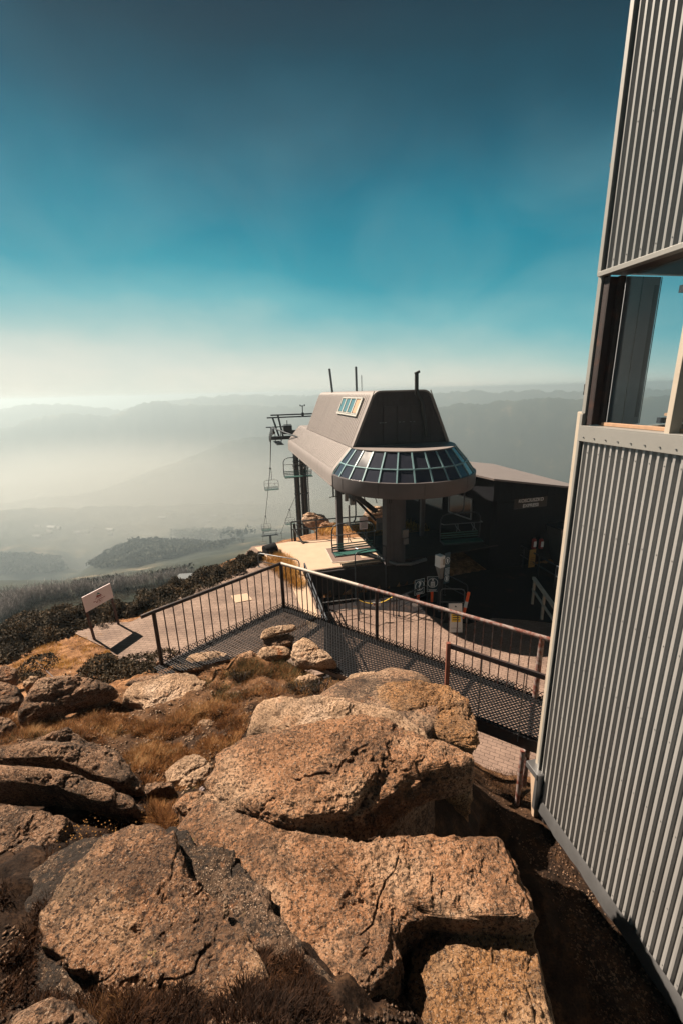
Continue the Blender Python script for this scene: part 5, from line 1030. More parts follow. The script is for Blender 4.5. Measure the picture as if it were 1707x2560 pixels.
MB().tube([(0, 0, .02), (0, 0, .5)], .055, 14).build('lower_tube', 'orange', t, smooth=40); MB().tube([(0, 0, .5), (0, 0, .74)], .057, 14).build('reflective_band', 'white', t, smooth=40)
MB().tube([(0, 0, .74), (0, 0, 1.0), (0, 0, 1.02), (0, 0, 1.1)], .055, 14, radii=[.055, .055, .062, .05]).build('upper_tube', 'orange', t, smooth=40); MB().tube([(0, 0, 0), (0, 0, .05)], .2, 18, radii=[.2, .17]).build('rubber_foot', 'rubber', t)
# chain
c0 = atz(896, 1500, -.35); c1 = atz(983, 1490, -.35); cm = atz(938, 1520, -.55)
t = thing('barrier_chain', 'yellow chain sagging between two thin posts with a small white notice', 'chain', (0, 0, 0)); pts = []
for k in np.linspace(0, 1, 15): p = c0 * (1 - k) + c1 * k; p[2] = -.35 - .22 * 4 * k * (1 - k); pts.append(p)
MB().tube(pts, .014, 6).build('links', 'yellow', t); mp_ = pts[7]
MB().box((mp_[0], mp_[1] - .03, mp_[2] - .02), (.3, .01, .16)).build('notice', 'white', t); MB().tube([(mp_[0] - .05, mp_[1] - .045, mp_[2] - .02), (mp_[0] - .05, mp_[1] - .05, mp_[2] - .02)], .05, 14).build('red_mark', 'red', t)
for c in (c0, c1): MB().tube([(c[0], c[1], ZC), (c[0], c[1], -.3)], .02, 8).build('post', 'steel', t)
# path sign
pl = atz(237, 1598, 0); pr = atz(297, 1560, 0); d_ = (pr - pl)[:2]; wS = float(np.linalg.norm(d_)); ang = math.atan2(d_[1], d_[0])
t = thing('information_sign', 'pinkish white board on two brown posts beside the paved path, casting a hard shadow', 'sign', (pl[0], pl[1], -.02), ang)
lean = -.10
b = MB().bar((0, 0, 0), (lean, 0, 1.46), .055, .055); b.build('post', 'brownpost', t); b = MB().bar((wS, 0, 0), (wS + lean, 0, 1.46), .055, .055); b.build('post', 'brownpost', t)
def sp_(x, z, o=0.): return (x + lean * z / 1.46, -.035 - o, z)
b = MB(); b.add([sp_(-.04, .98), sp_(wS + .05, .98), sp_(wS + .05, 1.48), sp_(-.04, 1.48), sp_(-.04, .98, -.02), sp_(wS + .05, .98, -.02), sp_(wS + .05, 1.48, -.02), sp_(-.04, 1.48, -.02)], [(0, 1, 2, 3), (7, 6, 5, 4), (0, 4, 5, 1), (1, 5, 6, 2), (2, 6, 7, 3), (3, 7, 4, 0)]); pn_ = b.build('panel', 'signpink', t)
cx_ = wS * .52
b = MB().add([sp_(cx_ + .0, 1.40, .003), sp_(cx_ - .055, 1.33, .003), sp_(cx_ + .0, 1.335, .003), sp_(cx_ + .09, 1.30, .003)], [(0, 1, 2, 3)]); b.build('emblem_peak', 'teal', pn_, fix=False)
b = MB().add([sp_(cx_ - .06, 1.325, .004), sp_(cx_ - .09, 1.255, .004), sp_(cx_ + .11, 1.255, .004), sp_(cx_ + .09, 1.295, .004), sp_(cx_ - .02, 1.31, .004)], [(0, 1, 2, 3, 4)]); b.build('emblem_base', 'red', pn_, fix=False)
b = MB()
for z, w_, h_ in ((1.222, .28, .018), (1.15, .42, .032), (1.10, .26, .030), (1.062, .18, .014)):
    n = max(3, int(w_ / .022))
    for i in range(n):
        if rnd.random() < .12: continue
        x = cx_ - w_ / 2 + w_ * i / n; hh = h_ * rnd.uniform(.7, 1.2); b.add([sp_(x, z, .004), sp_(x + w_ / n * .75, z, .004), sp_(x + w_ / n * .75, z + hh, .004), sp_(x, z + hh, .004)], [(0, 1, 2, 3)])
b.build('lettering', 'red', pn_, fix=False)
# pipe, hut on the hillside
p = atz(672, 1384, .1); t = tag(MB().tube([(p[0] - .2, p[1] + .2, p[2]), (p[0] + .25, p[1] + .5, p[2] + .05)], .30, 24, cap=True).build('culvert_pipe', 'dark', smooth=40), 'short dark concrete pipe mouth by the boulder at the end of the path', 'pipe')
p = atr(466, 1452, 60); h0 = groundz(p[0], p[1])[0]; t = thing('hut', 'small pale hut among the bare trees below the heath', 'hut', (p[0], p[1], p[2] - 1.4), .1)
MB().box((0, 0, 1.), (2.2, 2., 2.)).build('wall', 'galv', t); MB().box((0, 0, 2.05), (2.3, 2.1, .1)).build('roof', 'galv', t)
# ------------------------------------------------------------------ vegetation
def fastmesh(name, V, Fq, m, tri=False):
    V = np.asarray(V, np.float32).reshape(-1, 3); Fq = np.asarray(Fq, np.int32); k = Fq.shape[1]
    me = bpy.data.meshes.new(name); me.vertices.add(len(V)); me.vertices.foreach_set('co', V.ravel()); me.loops.add(Fq.size); me.loops.foreach_set('vertex_index', Fq.ravel())
    me.polygons.add(len(Fq)); me.polygons.foreach_set('loop_start', np.arange(0, Fq.size, k)); me.polygons.foreach_set('loop_total', np.full(len(Fq), k)); me.update(); me.materials.append(MT[m])
    o = bpy.data.objects.new(name, me); COL.objects.link(o); return o
def pick(poly, n):
    P = np.array(poly, float); lo = P.min(0); hi = P.max(0); out = np.zeros((0, 2))
    while len(out) < n:
        q = nrs.uniform(lo, hi, (n * 2, 2)); out = np.concatenate([out, q[inpoly(q[:, 0], q[:, 1], poly)]])
    return out[:n]
def blades(base, nper, L, spread, w, lean=.5, drift=(0, 0)):
    """curved tapering grass blades, all arrays"""
    N = len(base) * nper; B = np.repeat(base, nper, 0); Lr = np.repeat(L, nper) * nrs.uniform(.45, 1.15, N); a = nrs.uniform(0, 2 * np.pi, N); r = spread * np.sqrt(nrs.uniform(0, 1, N)) * np.repeat(L, nper)
    B = B + np.stack([np.cos(a) * r, np.sin(a) * r, -.01 + 0 * r], 1); la = a + nrs.normal(0, .8, N); ll = lean * nrs.uniform(.2, 1.3, N)
    D = np.stack([np.cos(la) * ll + drift[0], np.sin(la) * ll + drift[1], np.ones(N)], 1); D /= np.linalg.norm(D, axis=1)[:, None]
    S = np.stack([-np.sin(la), np.cos(la), 0 * la], 1); wv = w * nrs.uniform(.6, 1.3, N)
    V = np.zeros((N, 6, 3)); bend = np.stack([np.cos(la), np.sin(la), 0 * la], 1)
    for k, (t, ww) in enumerate(((0, 1.), (.5, .8), (1., .12))):
        c = B + D * (Lr * t)[:, None] + bend * (Lr * ll * .5 * t * t)[:, None] - np.array([0, 0, 1.])[None] * (Lr * .18 * t * t * ll)[:, None]
        V[:, 2 * k] = c - S * (wv * ww / 2)[:, None]; V[:, 2 * k + 1] = c + S * (wv * ww / 2)[:, None]
    i = np.arange(N)[:, None] * 6; Fq = np.concatenate([i + np.array([0, 1, 3, 2]), i + np.array([2, 3, 5, 4])], 0); return V, Fq
def grass(name, poly, n, nper, L, w, m, label, spread=.55, lean=.6, thr=-.15, cl=1.6, lvar=.9):
    q = pick(poly, n); p, ok = hits(q[:, 0], q[:, 1]); p = p[ok]; cn = fbm(np.stack([p[:, 0] * cl, p[:, 1] * cl, 0 * p[:, 0] + 4.2], 1), 3, .6); k = cn > thr; p = p[k]; cn = cn[k]
    V, Fq = blades(p, nper, L * (.6 + lvar * np.clip(cn - thr, 0, 1)), spread, w, lean); o = fastmesh(name, V, Fq, m); tag(o, label, 'grass', kind='stuff'); return o
grass('dry_grass', [(0, 1790), (60, 1800), (300, 1752), (330, 1790), (400, 1820), (470, 1760), (545, 1740), (480, 1700), (560, 1655), (640, 1650), (850, 1690), (850, 1735), (700, 1740), (640, 1770), (600, 1840), (560, 1890), (548, 1960), (470, 1970), (420, 1990), (350, 1940), (300, 1890), (230, 1860), (130, 1830), (0, 1870)], 6200, 12, .062, .0036, 'grass', 'orange and straw coloured tufts of dry grass between the rocks', thr=-.2, lvar=1.5)
grass('dry_grass', [(560, 1650), (700, 1650), (850, 1680), (860, 1720), (700, 1725), (620, 1740), (520, 1760), (500, 1700)], 900, 14, .13, .0042, 'greenleaf', 'green brown tufts mixed into the dry grass beside the grating', thr=.05)
grass('dry_grass', [(0, 1790), (60, 1800), (300, 1752), (330, 1790), (400, 1820), (470, 1760), (545, 1740), (560, 1655), (640, 1650), (850, 1690), (700, 1740), (600, 1840), (548, 1960), (420, 1990), (300, 1890), (0, 1870)], 1500, 10, .075, .004, 'greenleaf', 'olive and brown tufts among the orange dry grass', thr=.02)
grass('dry_grass', [(350, 1940), (430, 1960), (440, 2010), (430, 2080), (400, 2080), (370, 2000)], 500, 13, .075, .003, 'grass', 'orange dry grass at the head of the seam between the slabs', thr=-.4)
grass('dry_grass', [(350, 1940), (430, 1960), (440, 2010), (430, 2080), (470, 2180), (560, 2250), (620, 2330), (760, 2420), (860, 2560), (620, 2560), (600, 2460), (610, 2400), (540, 2290), (440, 2140), (400, 2080), (370, 2000)], 1500, 12, .055, .0036, 'grass_dim', 'reddish dry grass growing in the seam between the slabs', thr=-.4)
grass('dry_grass', [(0, 2050), (200, 2080), (360, 2000), (430, 2080), (260, 2120), (160, 2200), (100, 2300), (150, 2400), (250, 2470), (400, 2500), (600, 2490), (760, 2440), (950, 2540), (950, 2620), (0, 2620)], 3400, 12, .055, .0036, 'grass_dim', 'brown matted grass around the left slab, colour dimmed for the dark corner', thr=-.15)
grass('dry_grass', [(0, 1660), (120, 1600), (200, 1570), (320, 1530), (400, 1500), (560, 1440), (640, 1400), (660, 1410), (560, 1460), (400, 1530), (330, 1550), (250, 1600), (330, 1650), (100, 1680), (0, 1720)], 1500, 10, .10, .008, 'grassgold', 'thin golden grass along the edge of the heath and the paved path', thr=-.1)
grass('dry_grass', [(690, 1380), (725, 1400), (755, 1470), (740, 1475), (700, 1440), (665, 1410)], 500, 14, .22, .012, 'grassgold', 'bright golden grass tuft beside the pale loading platform', thr=-1)
grass('dry_grass', [(780, 1320), (960, 1290), (1100, 1290), (1110, 1330), (960, 1330), (800, 1340)], 500, 10, .3, .02, 'grassgold', 'golden grass on the slope seen below the terminal', thr=-.6)
grass('dry_grass', [(1200, 1900), (1290, 1925), (1320, 1990), (1290, 2010), (1220, 1960)], 220, 8, .06, .004, 'grass_dim', 'sparse grass on the soil below the walkway support post', thr=-.6)
# flowers in the dark patch
def gravel(poly, n, sz, m, label):
    q = pick(poly, n); p, ok = hits(q[:, 0], q[:, 1]); p = p[ok]; N = len(p); s_ = sz * nrs.uniform(.3, 1.2, (N, 1)) ** 1.6; D = np.array([(1, 0, 0), (0, 1, 0), (-1, 0, 0), (0, -1, 0), (0, 0, .7), (0, 0, -.6)], float)
    V = p[:, None] + (D[None] * nrs.uniform(.6, 1.3, (N, 6, 3)) + nrs.normal(0, .15, (N, 6, 3))) * s_[:, None]; T = np.array([(0, 1, 4), (1, 2, 4), (2, 3, 4), (3, 0, 4), (1, 0, 5), (2, 1, 5), (3, 2, 5), (0, 3, 5)])
    tag(fastmesh('gravel', V, (np.arange(N)[:, None, None] * 6 + T).reshape(-1, 3), m), label, 'gravel', kind='stuff')
gravel([(1190, 1900), (1290, 1900), (1340, 1960), (1420, 2100), (1707, 2520), (1707, 2560), (1500, 2560), (1380, 2250), (1220, 2000)], 2200, .014, 'granite_grey', 'loose stones and grit on the ground beside the corrugated wall')
gravel([(0, 1600), (200, 1570), (330, 1650), (560, 1660), (850, 1690), (700, 1760), (560, 1900), (440, 2000), (300, 1900), (0, 1850)], 3500, .018, 'granite_pale', 'small loose stones scattered between the tufts of dry grass')
gravel([(1000, 2350), (1040, 2350), (1040, 2560), (950, 2560), (400, 2560), (0, 2560), (0, 2300), (150, 2400), (600, 2490), (950, 2540)], 1600, .012, 'granite_grey', 'grit and leaf crumbs on the darkened soil at the bottom edge')
q = pick([(150, 2090), (300, 2020), (400, 2040), (380, 2080), (250, 2130), (150, 2180)], 150); p, ok = hits(q[:, 0], q[:, 1]); p = p[ok]; p[:, 2] += nrs.uniform(.04, .09, len(p)); V = np.zeros((len(p), 4, 3)); sz = .0042
for k, (a, b) in enumerate(((-1, -1), (1, -1), (1, 1), (-1, 1))): V[:, k] = p + np.array([a * sz, b * sz * .6, b * sz * .5])
MT['flower'] = mat('orange_flower', (.42, .19, .03), .7, 0, .1, 4)
tag(fastmesh('wildflowers', V, np.arange(len(p) * 4).reshape(-1, 4), 'flower'), 'tiny orange flower heads scattered in the dark patch behind the left slab', 'flowers', kind='stuff')
def leaves(C, rad, n, sz, flat=1.):
    """n leaf quads through the volume of lumpy domes; C (k,3), rad (k,3)"""
    k = nrs.randint(0, len(C), n); d = nrs.normal(size=(n, 3)); d /= np.linalg.norm(d, axis=1)[:, None]; d[:, 2] = np.abs(d[:, 2]) * 1.0 - .15; r = nrs.uniform(.55, 1.04, n) ** .6
    r = r * (1 + .22 * pn(d * 2.3 + k[:, None] * 3.7)); P = C[k] + d * rad[k] * r[:, None]; a = nrs.normal(size=(n, 3)); a /= np.linalg.norm(a, axis=1)[:, None]; a[:, 2] = a[:, 2] * .8 + .3; b = np.cross(a, nrs.normal(size=(n, 3))); b /= np.linalg.norm(b, axis=1)[:, None]
    s = sz * nrs.uniform(.5, 1.3, n)[:, None]; V = np.stack([P - a * s, P - b * s * .45, P + a * s, P + b * s * .45], 1); return V, np.arange(n * 4).reshape(-1, 4)
def shrub(label, px, py, w, h, n, sz, m='heath', name='shrub', group=None, dz=0., cat='shrub'):
    p, ok = hits([px], [py]); p = p[0]; dist = float(np.linalg.norm(p - EYE)); W_ = w / FPX * dist; H_ = h / FPX * dist; t = thing(name, label, cat, (p[0], p[1], p[2] + dz), 0, group)
    h = h; k = 9; C = np.stack([nrs.uniform(-.36, .36, k) * W_, nrs.uniform(-.3, .3, k) * W_, nrs.uniform(.0, .35, k) * H_], 1); rd = np.stack([nrs.uniform(.14, .26, k) * W_, nrs.uniform(.14, .26, k) * W_, nrs.uniform(.4, .7, k) * H_], 1)
    V, Fq = leaves(C, rd, n, sz); o = fastmesh('foliage', V, Fq, m); o.parent = t
    b = MB()
    for i in range(k): b.tube([(C[i][0] * .3, C[i][1] * .3, -.05), (C[i][0] * .8, C[i][1] * .8, H_ * .25), (C[i][0], C[i][1], C[i][2] + rd[i][2] * .6)], .012, 5, radii=[.014, .009, .004])
    b.build('stem', 'stick', t, fix=False); return t
SH = [('dark low heath shrub behind the tapered boulder, left half', 150, 1697, 220, 34, 10000, .032), ('dark low heath shrub below the paved path and sign', 305, 1694, 190, 34, 10000, .032), ('round brown shrub left of the railing end post, below the path', 392, 1676, 60, 18, 1400, .02),
      ('dark spiky shrub in the dry grass beside the grating', 605, 1700, 60, 34, 1100, .012), ('green brown shrub at the foot of the peaked rock', 795, 1735, 80, 55, 1800, .012), ('low dark shrub beside the slim tilted stone under the peaked rock', 745, 1722, 60, 26, 900, .012),
      ('small green tuft shrub between the sign posts', 265, 1568, 34, 22, 700, .018), ('dark shrub at the far left edge beside the heath', 12, 1640, 60, 34, 1200, .02)]
for a in SH: shrub(*a)
for i, (px, py, w, h) in enumerate([(330, 1528, 90, 52), (400, 1505, 100, 60), (465, 1480, 90, 56), (520, 1452, 90, 50), (575, 1430, 80, 46), (615, 1412, 60, 40), (640, 1400, 40, 34), (250, 1540, 90, 60), (170, 1560, 100, 60), (90, 1590, 110, 64), (20, 1610, 90, 60), (430, 1468, 36, 30)]):
    nm = ['just right of the path sign', 'above the left end of the railing', 'above the first quarter of the railing', 'behind the middle of the left railing arm', 'left of the upper path hoop rail', 'near the top of the path', 'beside the dark pipe mouth', 'directly behind the path sign', 'left of the path sign', 'halfway between the path sign and the left edge', 'cut by the left edge', 'rounded and higher than its neighbours, near the pale hut'][i]
    shrub('brown green heath shrub ' + nm, px, py, w, h * .72, 4200, .042, group='heath shrubs along the edge of the slope')
shrub('wiry plant growing on the boulder at the end of the path', 694, 1388, 26, 18, 500, .03, 'greenleaf')
# heath carpet
q = pick([(0, 1520), (200, 1485), (330, 1475), (480, 1440), (560, 1415), (640, 1385), (650, 1405), (560, 1450), (420, 1515), (300, 1545), (170, 1585), (60, 1630), (0, 1660)], 1500); p, ok = hits(q[:, 0], q[:, 1]); p = p[ok]
dd = np.linalg.norm(p - EYE, axis=1)[:, None]; V, Fq = leaves(p, np.concatenate([dd * .012 + .1, dd * .012 + .1, dd * .006 + .08], 1) * nrs.uniform(.4, 1.3, (len(p), 1)), 110000, .055)
tag(fastmesh('heath', V, Fq, 'heath'), 'dark carpet of low heath falling away down the slope', 'heath', kind='stuff')
# bare burnt trees below the heath
def deadtrees(poly, n, hgt):
    q = pick(poly, n); p, ok = hits(q[:, 0], q[:, 1], 140); p = p[ok]; p = p[np.hypot(p[:, 0], p[:, 1]) > 32]; N = len(p); seg = []
    for b in range(7):
        a = nrs.uniform(0, 2 * np.pi, N); H_ = hgt * nrs.uniform(.5, 1.2, N); t0 = nrs.uniform(.0, .5, N) if b else np.zeros(N); ln = nrs.uniform(.15, .5, N) if b else nrs.uniform(0, .1, N)
        s = p + np.stack([0 * a, 0 * a, H_ * t0], 1); e = p + np.stack([np.cos(a) * ln * H_, np.sin(a) * ln * H_, H_ * np.minimum(1, t0 + nrs.uniform(.3, .6, N) + (0 if b else .4))], 1); seg.append((s, e, .012 * H_))
    s = np.concatenate([x[0] for x in seg]); e = np.concatenate([x[1] for x in seg]); w = np.concatenate([x[2] for x in seg])[:, None]; N = len(s)
    V = np.zeros((N, 8, 3)); X = np.array([1., 0, 0]); Y = np.array([0, 1., 0])
    for k, (a, b) in enumerate(((-1, -1), (1, -1), (1, 1), (-1, 1))): V[:, k] = s + (X * a + Y * b) * w; V[:, 4 + k] = e + (X * a + Y * b) * w * .3
    i = np.arange(N)[:, None] * 8; return V, np.concatenate([i + np.array([k, (k + 1) % 4, 4 + (k + 1) % 4, 4 + k]) for k in range(4)])
V, Fq = deadtrees([(0, 1478), (100, 1465), (200, 1470), (330, 1452), (480, 1425), (560, 1400), (600, 1395), (480, 1445), (330, 1475), (200, 1490), (100, 1505), (0, 1560)], 1500, 2.4)
tag(fastmesh('bare_trees', V, Fq, 'deadwood'), 'thicket of bare grey burnt trees on the slope below the heath', 'bare trees', kind='stuff')
def wood(poly, n, rad, label, k=16, dmin=150.):
    q = pick(poly, n); p, ok = hits(q[:, 0], q[:, 1], 200); p = p[ok]; p = p[np.hypot(p[:, 0], p[:, 1]) > dmin]; r_ = rad * nrs.uniform(.6, 1.3, (len(p), 1)); p[:, 2] += r_[:, 0] * .5
    V, Fq = leaves(p, np.concatenate([r_, r_, r_ * .9], 1), len(p) * k, rad * .42); tag(fastmesh('woodland', V, Fq, 'forest'), label, 'woodland', kind='stuff')
wood([(150, 1470), (200, 1432), (260, 1388), (330, 1356), (380, 1351), (450, 1358), (560, 1358), (640, 1350), (660, 1380), (560, 1385), (480, 1400), (330, 1440), (200, 1465)], 2600, 5., 'hazy wooded ridge across the middle distance on the left')
wood([(0, 1393), (80, 1391), (150, 1400), (170, 1440), (200, 1450), (150, 1485), (0, 1480)], 1500, 6., 'pale hazy wooded hill at the left edge')
wood([(430, 1342), (470, 1335), (500, 1332), (560, 1336), (600, 1333), (660, 1330), (660, 1350), (560, 1350), (440, 1350)], 160, 11., 'row of round hazy tree clumps at the foot of the valley')
wood([(200, 1480), (330, 1455), (480, 1425), (600, 1398), (600, 1385), (480, 1410), (330, 1440), (200, 1466)], 200, 1.2, 'dark rounded bushes scattered among the bare trees', 22, 45.)
wood([(0, 1440), (150, 1450), (300, 1428), (450, 1400), (560, 1380), (560, 1395), (330, 1442), (200, 1464), (0, 1475)], 1300, 3.2, 'broken belt of grey green trees between the bare thicket and the hazy ridge', 16, 130.)
# village specks far down in the valley
MT['rooflight'] = mat('pale_roof', (.42, .40, .37), .5, 0, .1, 3)
hm_ = None
for i in range(34):
    px = rnd.uniform(380, 655) if i % 3 else rnd.uniform(90, 330); py = rnd.uniform(1282, 1325) if i % 3 else rnd.uniform(1318, 1345)
    p, ok = hits([px], [py], 240); p = p[0]
    if hm_ is None:
        hm_ = thing('valley_house', 'tiny pale roofed house in the hazy valley far below', 'house', (0, 0, 0), 0, 'houses of the valley village')
        MB().box((0, 0, 2.5), (16, 8, 5)).build('wall', 'rooflight', hm_); MB().add([(-8.5, -4.5, 5), (8.5, -4.5, 5), (8.5, 4.5, 5), (-8.5, 4.5, 5), (-8.5, 0, 8), (8.5, 0, 8)], [(0, 1, 5, 4), (2, 3, 4, 5), (0, 4, 3), (1, 2, 5), (3, 2, 1, 0)]).build('roof', 'rooflight', hm_); t = hm_
    else: t = copytree(hm_)
    t.location = tuple(float(v) for v in p); t.rotation_euler = (0, 0, rnd.uniform(-.4, .4)); k_ = rnd.uniform(.45, 1.1); t.scale = (k_ * 1.1, k_ * .8, .8)
# bits
def stickthing(label, pts, z):
    t = thing('stick', label, 'sticks', (0, 0, 0))
    for a, b in pts:
        A, B = atz(*a, z), atz(*b, z + .02); MB().tube([A, (A + B) / 2 + np.array([0, 0, .01]), B], .013, 7, radii=[.012, .015, .01]).build('splinter', 'stick', t, smooth=50)
stickthing('short weathered stick pieces leaning on the pale stone behind the big boulder', [((686, 1776), (702, 1792)), ((694, 1768), (712, 1786)), ((684, 1790), (698, 1800))], 3.62)
stickthing('small pale splinter standing at the left tip of the big boulder', [((501, 1982), (508, 1968)), ((506, 1984), (512, 1972))], 3.95)
rock('stone', 'upright white quartz splinter in the grass seam of the foreground', [(560, 2285), (557, 2260), (564, 2238), (572, 2250), (577, 2280), (570, 2290)], 4.5, .02, .03, .8, 'granite_pale', 60, 40, .7, .9, .006, .005, .004, 91.)
# ------------------------------------------------------------------ light, sky, air
SUNAZ = math.atan2(-.956, .60); SUNEL = math.radians(47.5)
sl_ = bpy.data.lights.new('sun', 'SUN'); sl_.energy = 5.; sl_.angle = math.radians(.5); sl_.color = (1., .845, .675)
so_ = bpy.data.objects.new('sun', sl_); COL.objects.link(so_)
sv = Vector((math.sin(SUNAZ) * math.cos(SUNEL), math.cos(SUNAZ) * math.cos(SUNEL), math.sin(SUNEL)))
so_.rotation_euler = sv.to_track_quat('Z', 'Y').to_euler(); so_.location = (-20, 20, 40)
wd = bpy.data.worlds.new('World'); sc.world = wd; wd.use_nodes = True; nt = wd.node_tree; L = nt.links.new
bg = nt.nodes['Background']; sk = _n(nt, 'ShaderNodeTexSky'); sk.sky_type = 'NISHITA'; sk.sun_disc = False; sk.sun_elevation = SUNEL; sk.sun_rotation = SUNAZ
sk.altitude = 1900; sk.air_density = 1.; sk.dust_density = 2.
tc = _n(nt, 'ShaderNodeTexCoord'); sp = _n(nt, 'ShaderNodeSeparateXYZ'); L(tc.outputs['Generated'], sp.inputs[0])
# smoke drifting over the horizon: noise in direction space, stretched sideways
mp = _n(nt, 'ShaderNodeMapping'); mp.inputs['Scale'].default_value = (1.5, 1.5, 3.2); mp.inputs['Rotation'].default_value = (0, .35, 0); L(tc.outputs['Generated'], mp.inputs[0])
nz_ = _n(nt, 'ShaderNodeTexNoise'); nz_.inputs['Scale'].default_value = 1.1; nz_.inputs['Detail'].default_value = 5; nz_.inputs['Roughness'].default_value = .5; L(mp.outputs[0], nz_.inputs['Vector'])
a = _n(nt, 'ShaderNodeMath', operation='MULTIPLY_ADD'); L(nz_.outputs[0], a.inputs[0]); a.inputs[1].default_value = -.20; L(sp.outputs['Z'], a.inputs[2])
a2 = _n(nt, 'ShaderNodeMath', operation='MULTIPLY_ADD'); L(sp.outputs['X'], a2.inputs[0]); a2.inputs[1].default_value = .06; L(a.outputs[0], a2.inputs[2])
a3 = _n(nt, 'ShaderNodeMath', operation='ADD'); L(a2.outputs[0], a3.inputs[0]); a3.inputs[1].default_value = .13
def sr(*c): return tuple((v / 255 / 12.92) if v <= 10 else ((v / 255 + .055) / 1.055) ** 2.4 for v in c)
EXPO = 1.75
SKYS = [(.0, (238, 232, 216)), (.05, (231, 228, 213)), (.09, (208, 217, 205)), (.125, (168, 202, 196)), (.17, (112, 182, 187)), (.225, (58, 156, 170)), (.30, (32, 134, 153)), (.38, (24, 112, 132)), (.46, (24, 88, 106)), (.54, (25, 64, 76)), (.64, (24, 40, 48)), (.8, (21, 27, 35))]
# drifting smoke veil, thicker to the left
mp2 = _n(nt, 'ShaderNodeMapping'); mp2.inputs['Scale'].default_value = (2.2, 2.2, 2.6); mp2.inputs['Rotation'].default_value = (0, .7, .3); L(tc.outputs['Generated'], mp2.inputs[0])
nw = _n(nt, 'ShaderNodeTexNoise'); nw.inputs['Scale'].default_value = 1.5; nw.inputs['Detail'].default_value = 7; nw.inputs['Roughness'].default_value = .52; nw.inputs['Distortion'].default_value = .6; L(mp2.outputs[0], nw.inputs['Vector'])
wv = _n(nt, 'ShaderNodeMapRange'); wv.inputs[1].default_value = .42; wv.inputs[2].default_value = .72; L(nw.outputs[0], wv.inputs[0])
zf = _n(nt, 'ShaderNodeMapRange'); L(a3.outputs[0], zf.inputs[0]); zf.inputs[1].default_value = .10; zf.inputs[2].default_value = .52; zf.inputs[3].default_value = .36; zf.inputs[4].default_value = 0.
wm = _n(nt, 'ShaderNodeMath', operation='MULTIPLY'); L(wv.outputs[0], wm.inputs[0]); L(zf.outputs[0], wm.inputs[1])
rc = ramp(nt, a3.outputs[0], [(p, tuple(v / 2 ** EXPO for v in sr(*c))) for p, c in SKYS])
sm = _n(nt, 'ShaderNodeMix', data_type='RGBA', blend_type='MULTIPLY'); sm.inputs[0].default_value = 1; L(sk.outputs[0], sm.inputs[6]); sm.inputs[7].default_value = (.05, .05, .05, 1)
mx = _n(nt, 'ShaderNodeMix', data_type='RGBA'); mx.inputs[0].default_value = .96; L(sm.outputs[2], mx.inputs[6]); sk2 = _n(nt, 'ShaderNodeMix', data_type='RGBA'); L(wm.outputs[0], sk2.inputs[0]); L(rc, sk2.inputs[6]); sk2.inputs[7].default_value = (*(v / 2 ** EXPO for v in sr(176, 205, 200)), 1); L(sk2.outputs[2], mx.inputs[7])
L(mx.outputs[2], bg.inputs[0]); bg.inputs[1].default_value = 1.
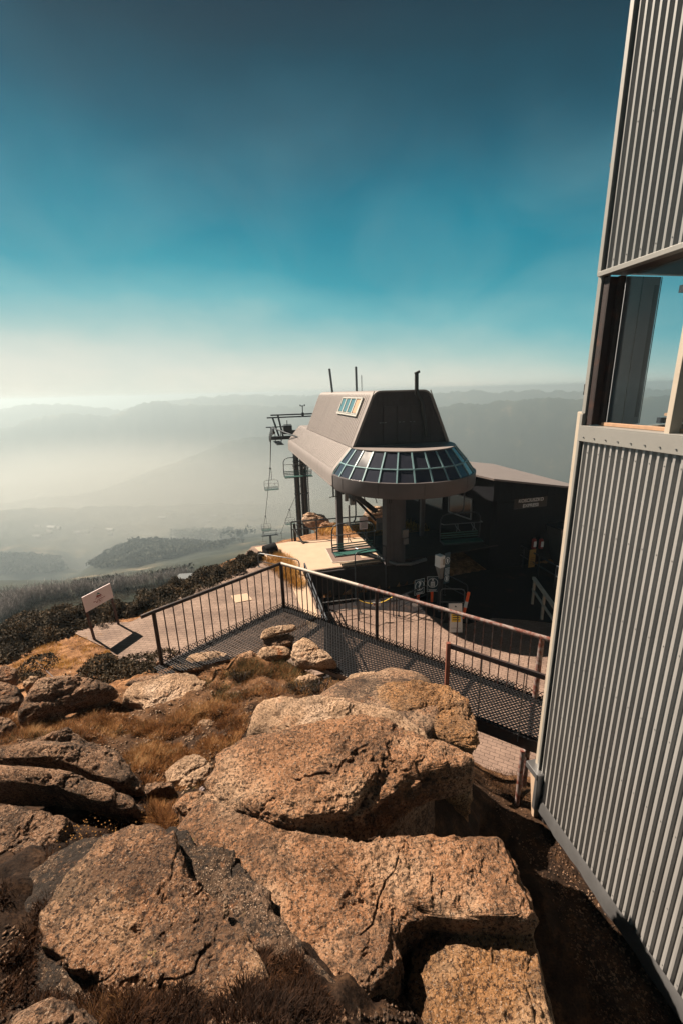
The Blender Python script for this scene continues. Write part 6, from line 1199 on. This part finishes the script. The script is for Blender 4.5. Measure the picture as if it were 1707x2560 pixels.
# below the horizon the world is the dim valley floor
bel = _n(nt, 'ShaderNodeMapRange'); L(sp.outputs['Z'], bel.inputs[0]); bel.inputs[1].default_value = -.12; bel.inputs[2].default_value = -.02
mb_ = _n(nt, 'ShaderNodeMix', data_type='RGBA'); L(bel.outputs[0], mb_.inputs[0]); mb_.inputs[6].default_value = (.02, .02, .02, 1); L(mx.outputs[2], mb_.inputs[7]); L(mb_.outputs[2], bg.inputs[0])
HZ = True
if HZ:
    b_ = MB().box((0, 1330, -166), (7000, 2900, 360)); o = b_.build('haze', MT['black']); tag(o, kind='stuff')
    hm = bpy.data.materials.new('haze'); hm.use_nodes = True; nt = hm.node_tree
    for n in list(nt.nodes):
        if n.type == 'BSDF_PRINCIPLED': nt.nodes.remove(n)
    pv = _n(nt, 'ShaderNodeVolumePrincipled'); pv.inputs['Color'].default_value = (.44, .535, .58, 1); pv.inputs['Density'].default_value = .0008; pv.inputs['Anisotropy'].default_value = .45
    nt.links.new(pv.outputs[0], nt.nodes['Material Output'].inputs['Volume']); o.data.materials.clear(); o.data.materials.append(hm)
bmx = bmesh.new(); bmesh.ops.create_uvsphere(bmx, u_segments=32, v_segments=16, radius=1); mes = bpy.data.meshes.new('smoke')
for v in bmx.verts: v.co.z = max(v.co.z, .09)
bmx.to_mesh(mes); bmx.free(); smo = bpy.data.objects.new('smoke', mes); COL.objects.link(smo); smo.location = (-620, 1100, -370); smo.scale = (1150, 650, 310); tag(smo, 'pale smoke pooled over the valley floor on the left', 'smoke', kind='stuff')
sm2 = bpy.data.materials.new('smoke'); sm2.use_nodes = True; nt = sm2.node_tree
for n in list(nt.nodes):
    if n.type == 'BSDF_PRINCIPLED': nt.nodes.remove(n)
pv = _n(nt, 'ShaderNodeVolumePrincipled'); pv.inputs['Color'].default_value = (.96, .95, .87, 1); pv.inputs['Anisotropy'].default_value = .45
tcs = _n(nt, 'ShaderNodeTexCoord'); ln = _n(nt, 'ShaderNodeVectorMath', operation='LENGTH'); nt.links.new(tcs.outputs['Object'], ln.inputs[0]); mr = _n(nt, 'ShaderNodeMapRange', interpolation_type='SMOOTHSTEP'); nt.links.new(ln.outputs['Value'], mr.inputs[0]); mr.inputs[1].default_value = 1.; mr.inputs[2].default_value = .1; mr.inputs[3].default_value = 0; mr.inputs[4].default_value = .0085
nt.links.new(mr.outputs[0], pv.inputs['Density'])
nt.links.new(pv.outputs[0], nt.nodes['Material Output'].inputs['Volume']); mes.materials.append(sm2)
sc.view_settings.view_transform = 'Standard'; sc.view_settings.look = 'None'; sc.view_settings.exposure = EXPO; sc.view_settings.gamma = 1
cy = sc.cycles; cy.max_bounces = 5; cy.diffuse_bounces = 1; cy.glossy_bounces = 3; cy.transmission_bounces = 4; cy.transparent_max_bounces = 8; cy.volume_bounces = 0
cy.volume_step_rate = 3.
cy.use_adaptive_sampling = True; cy.adaptive_threshold = .02; cy.use_denoising = True
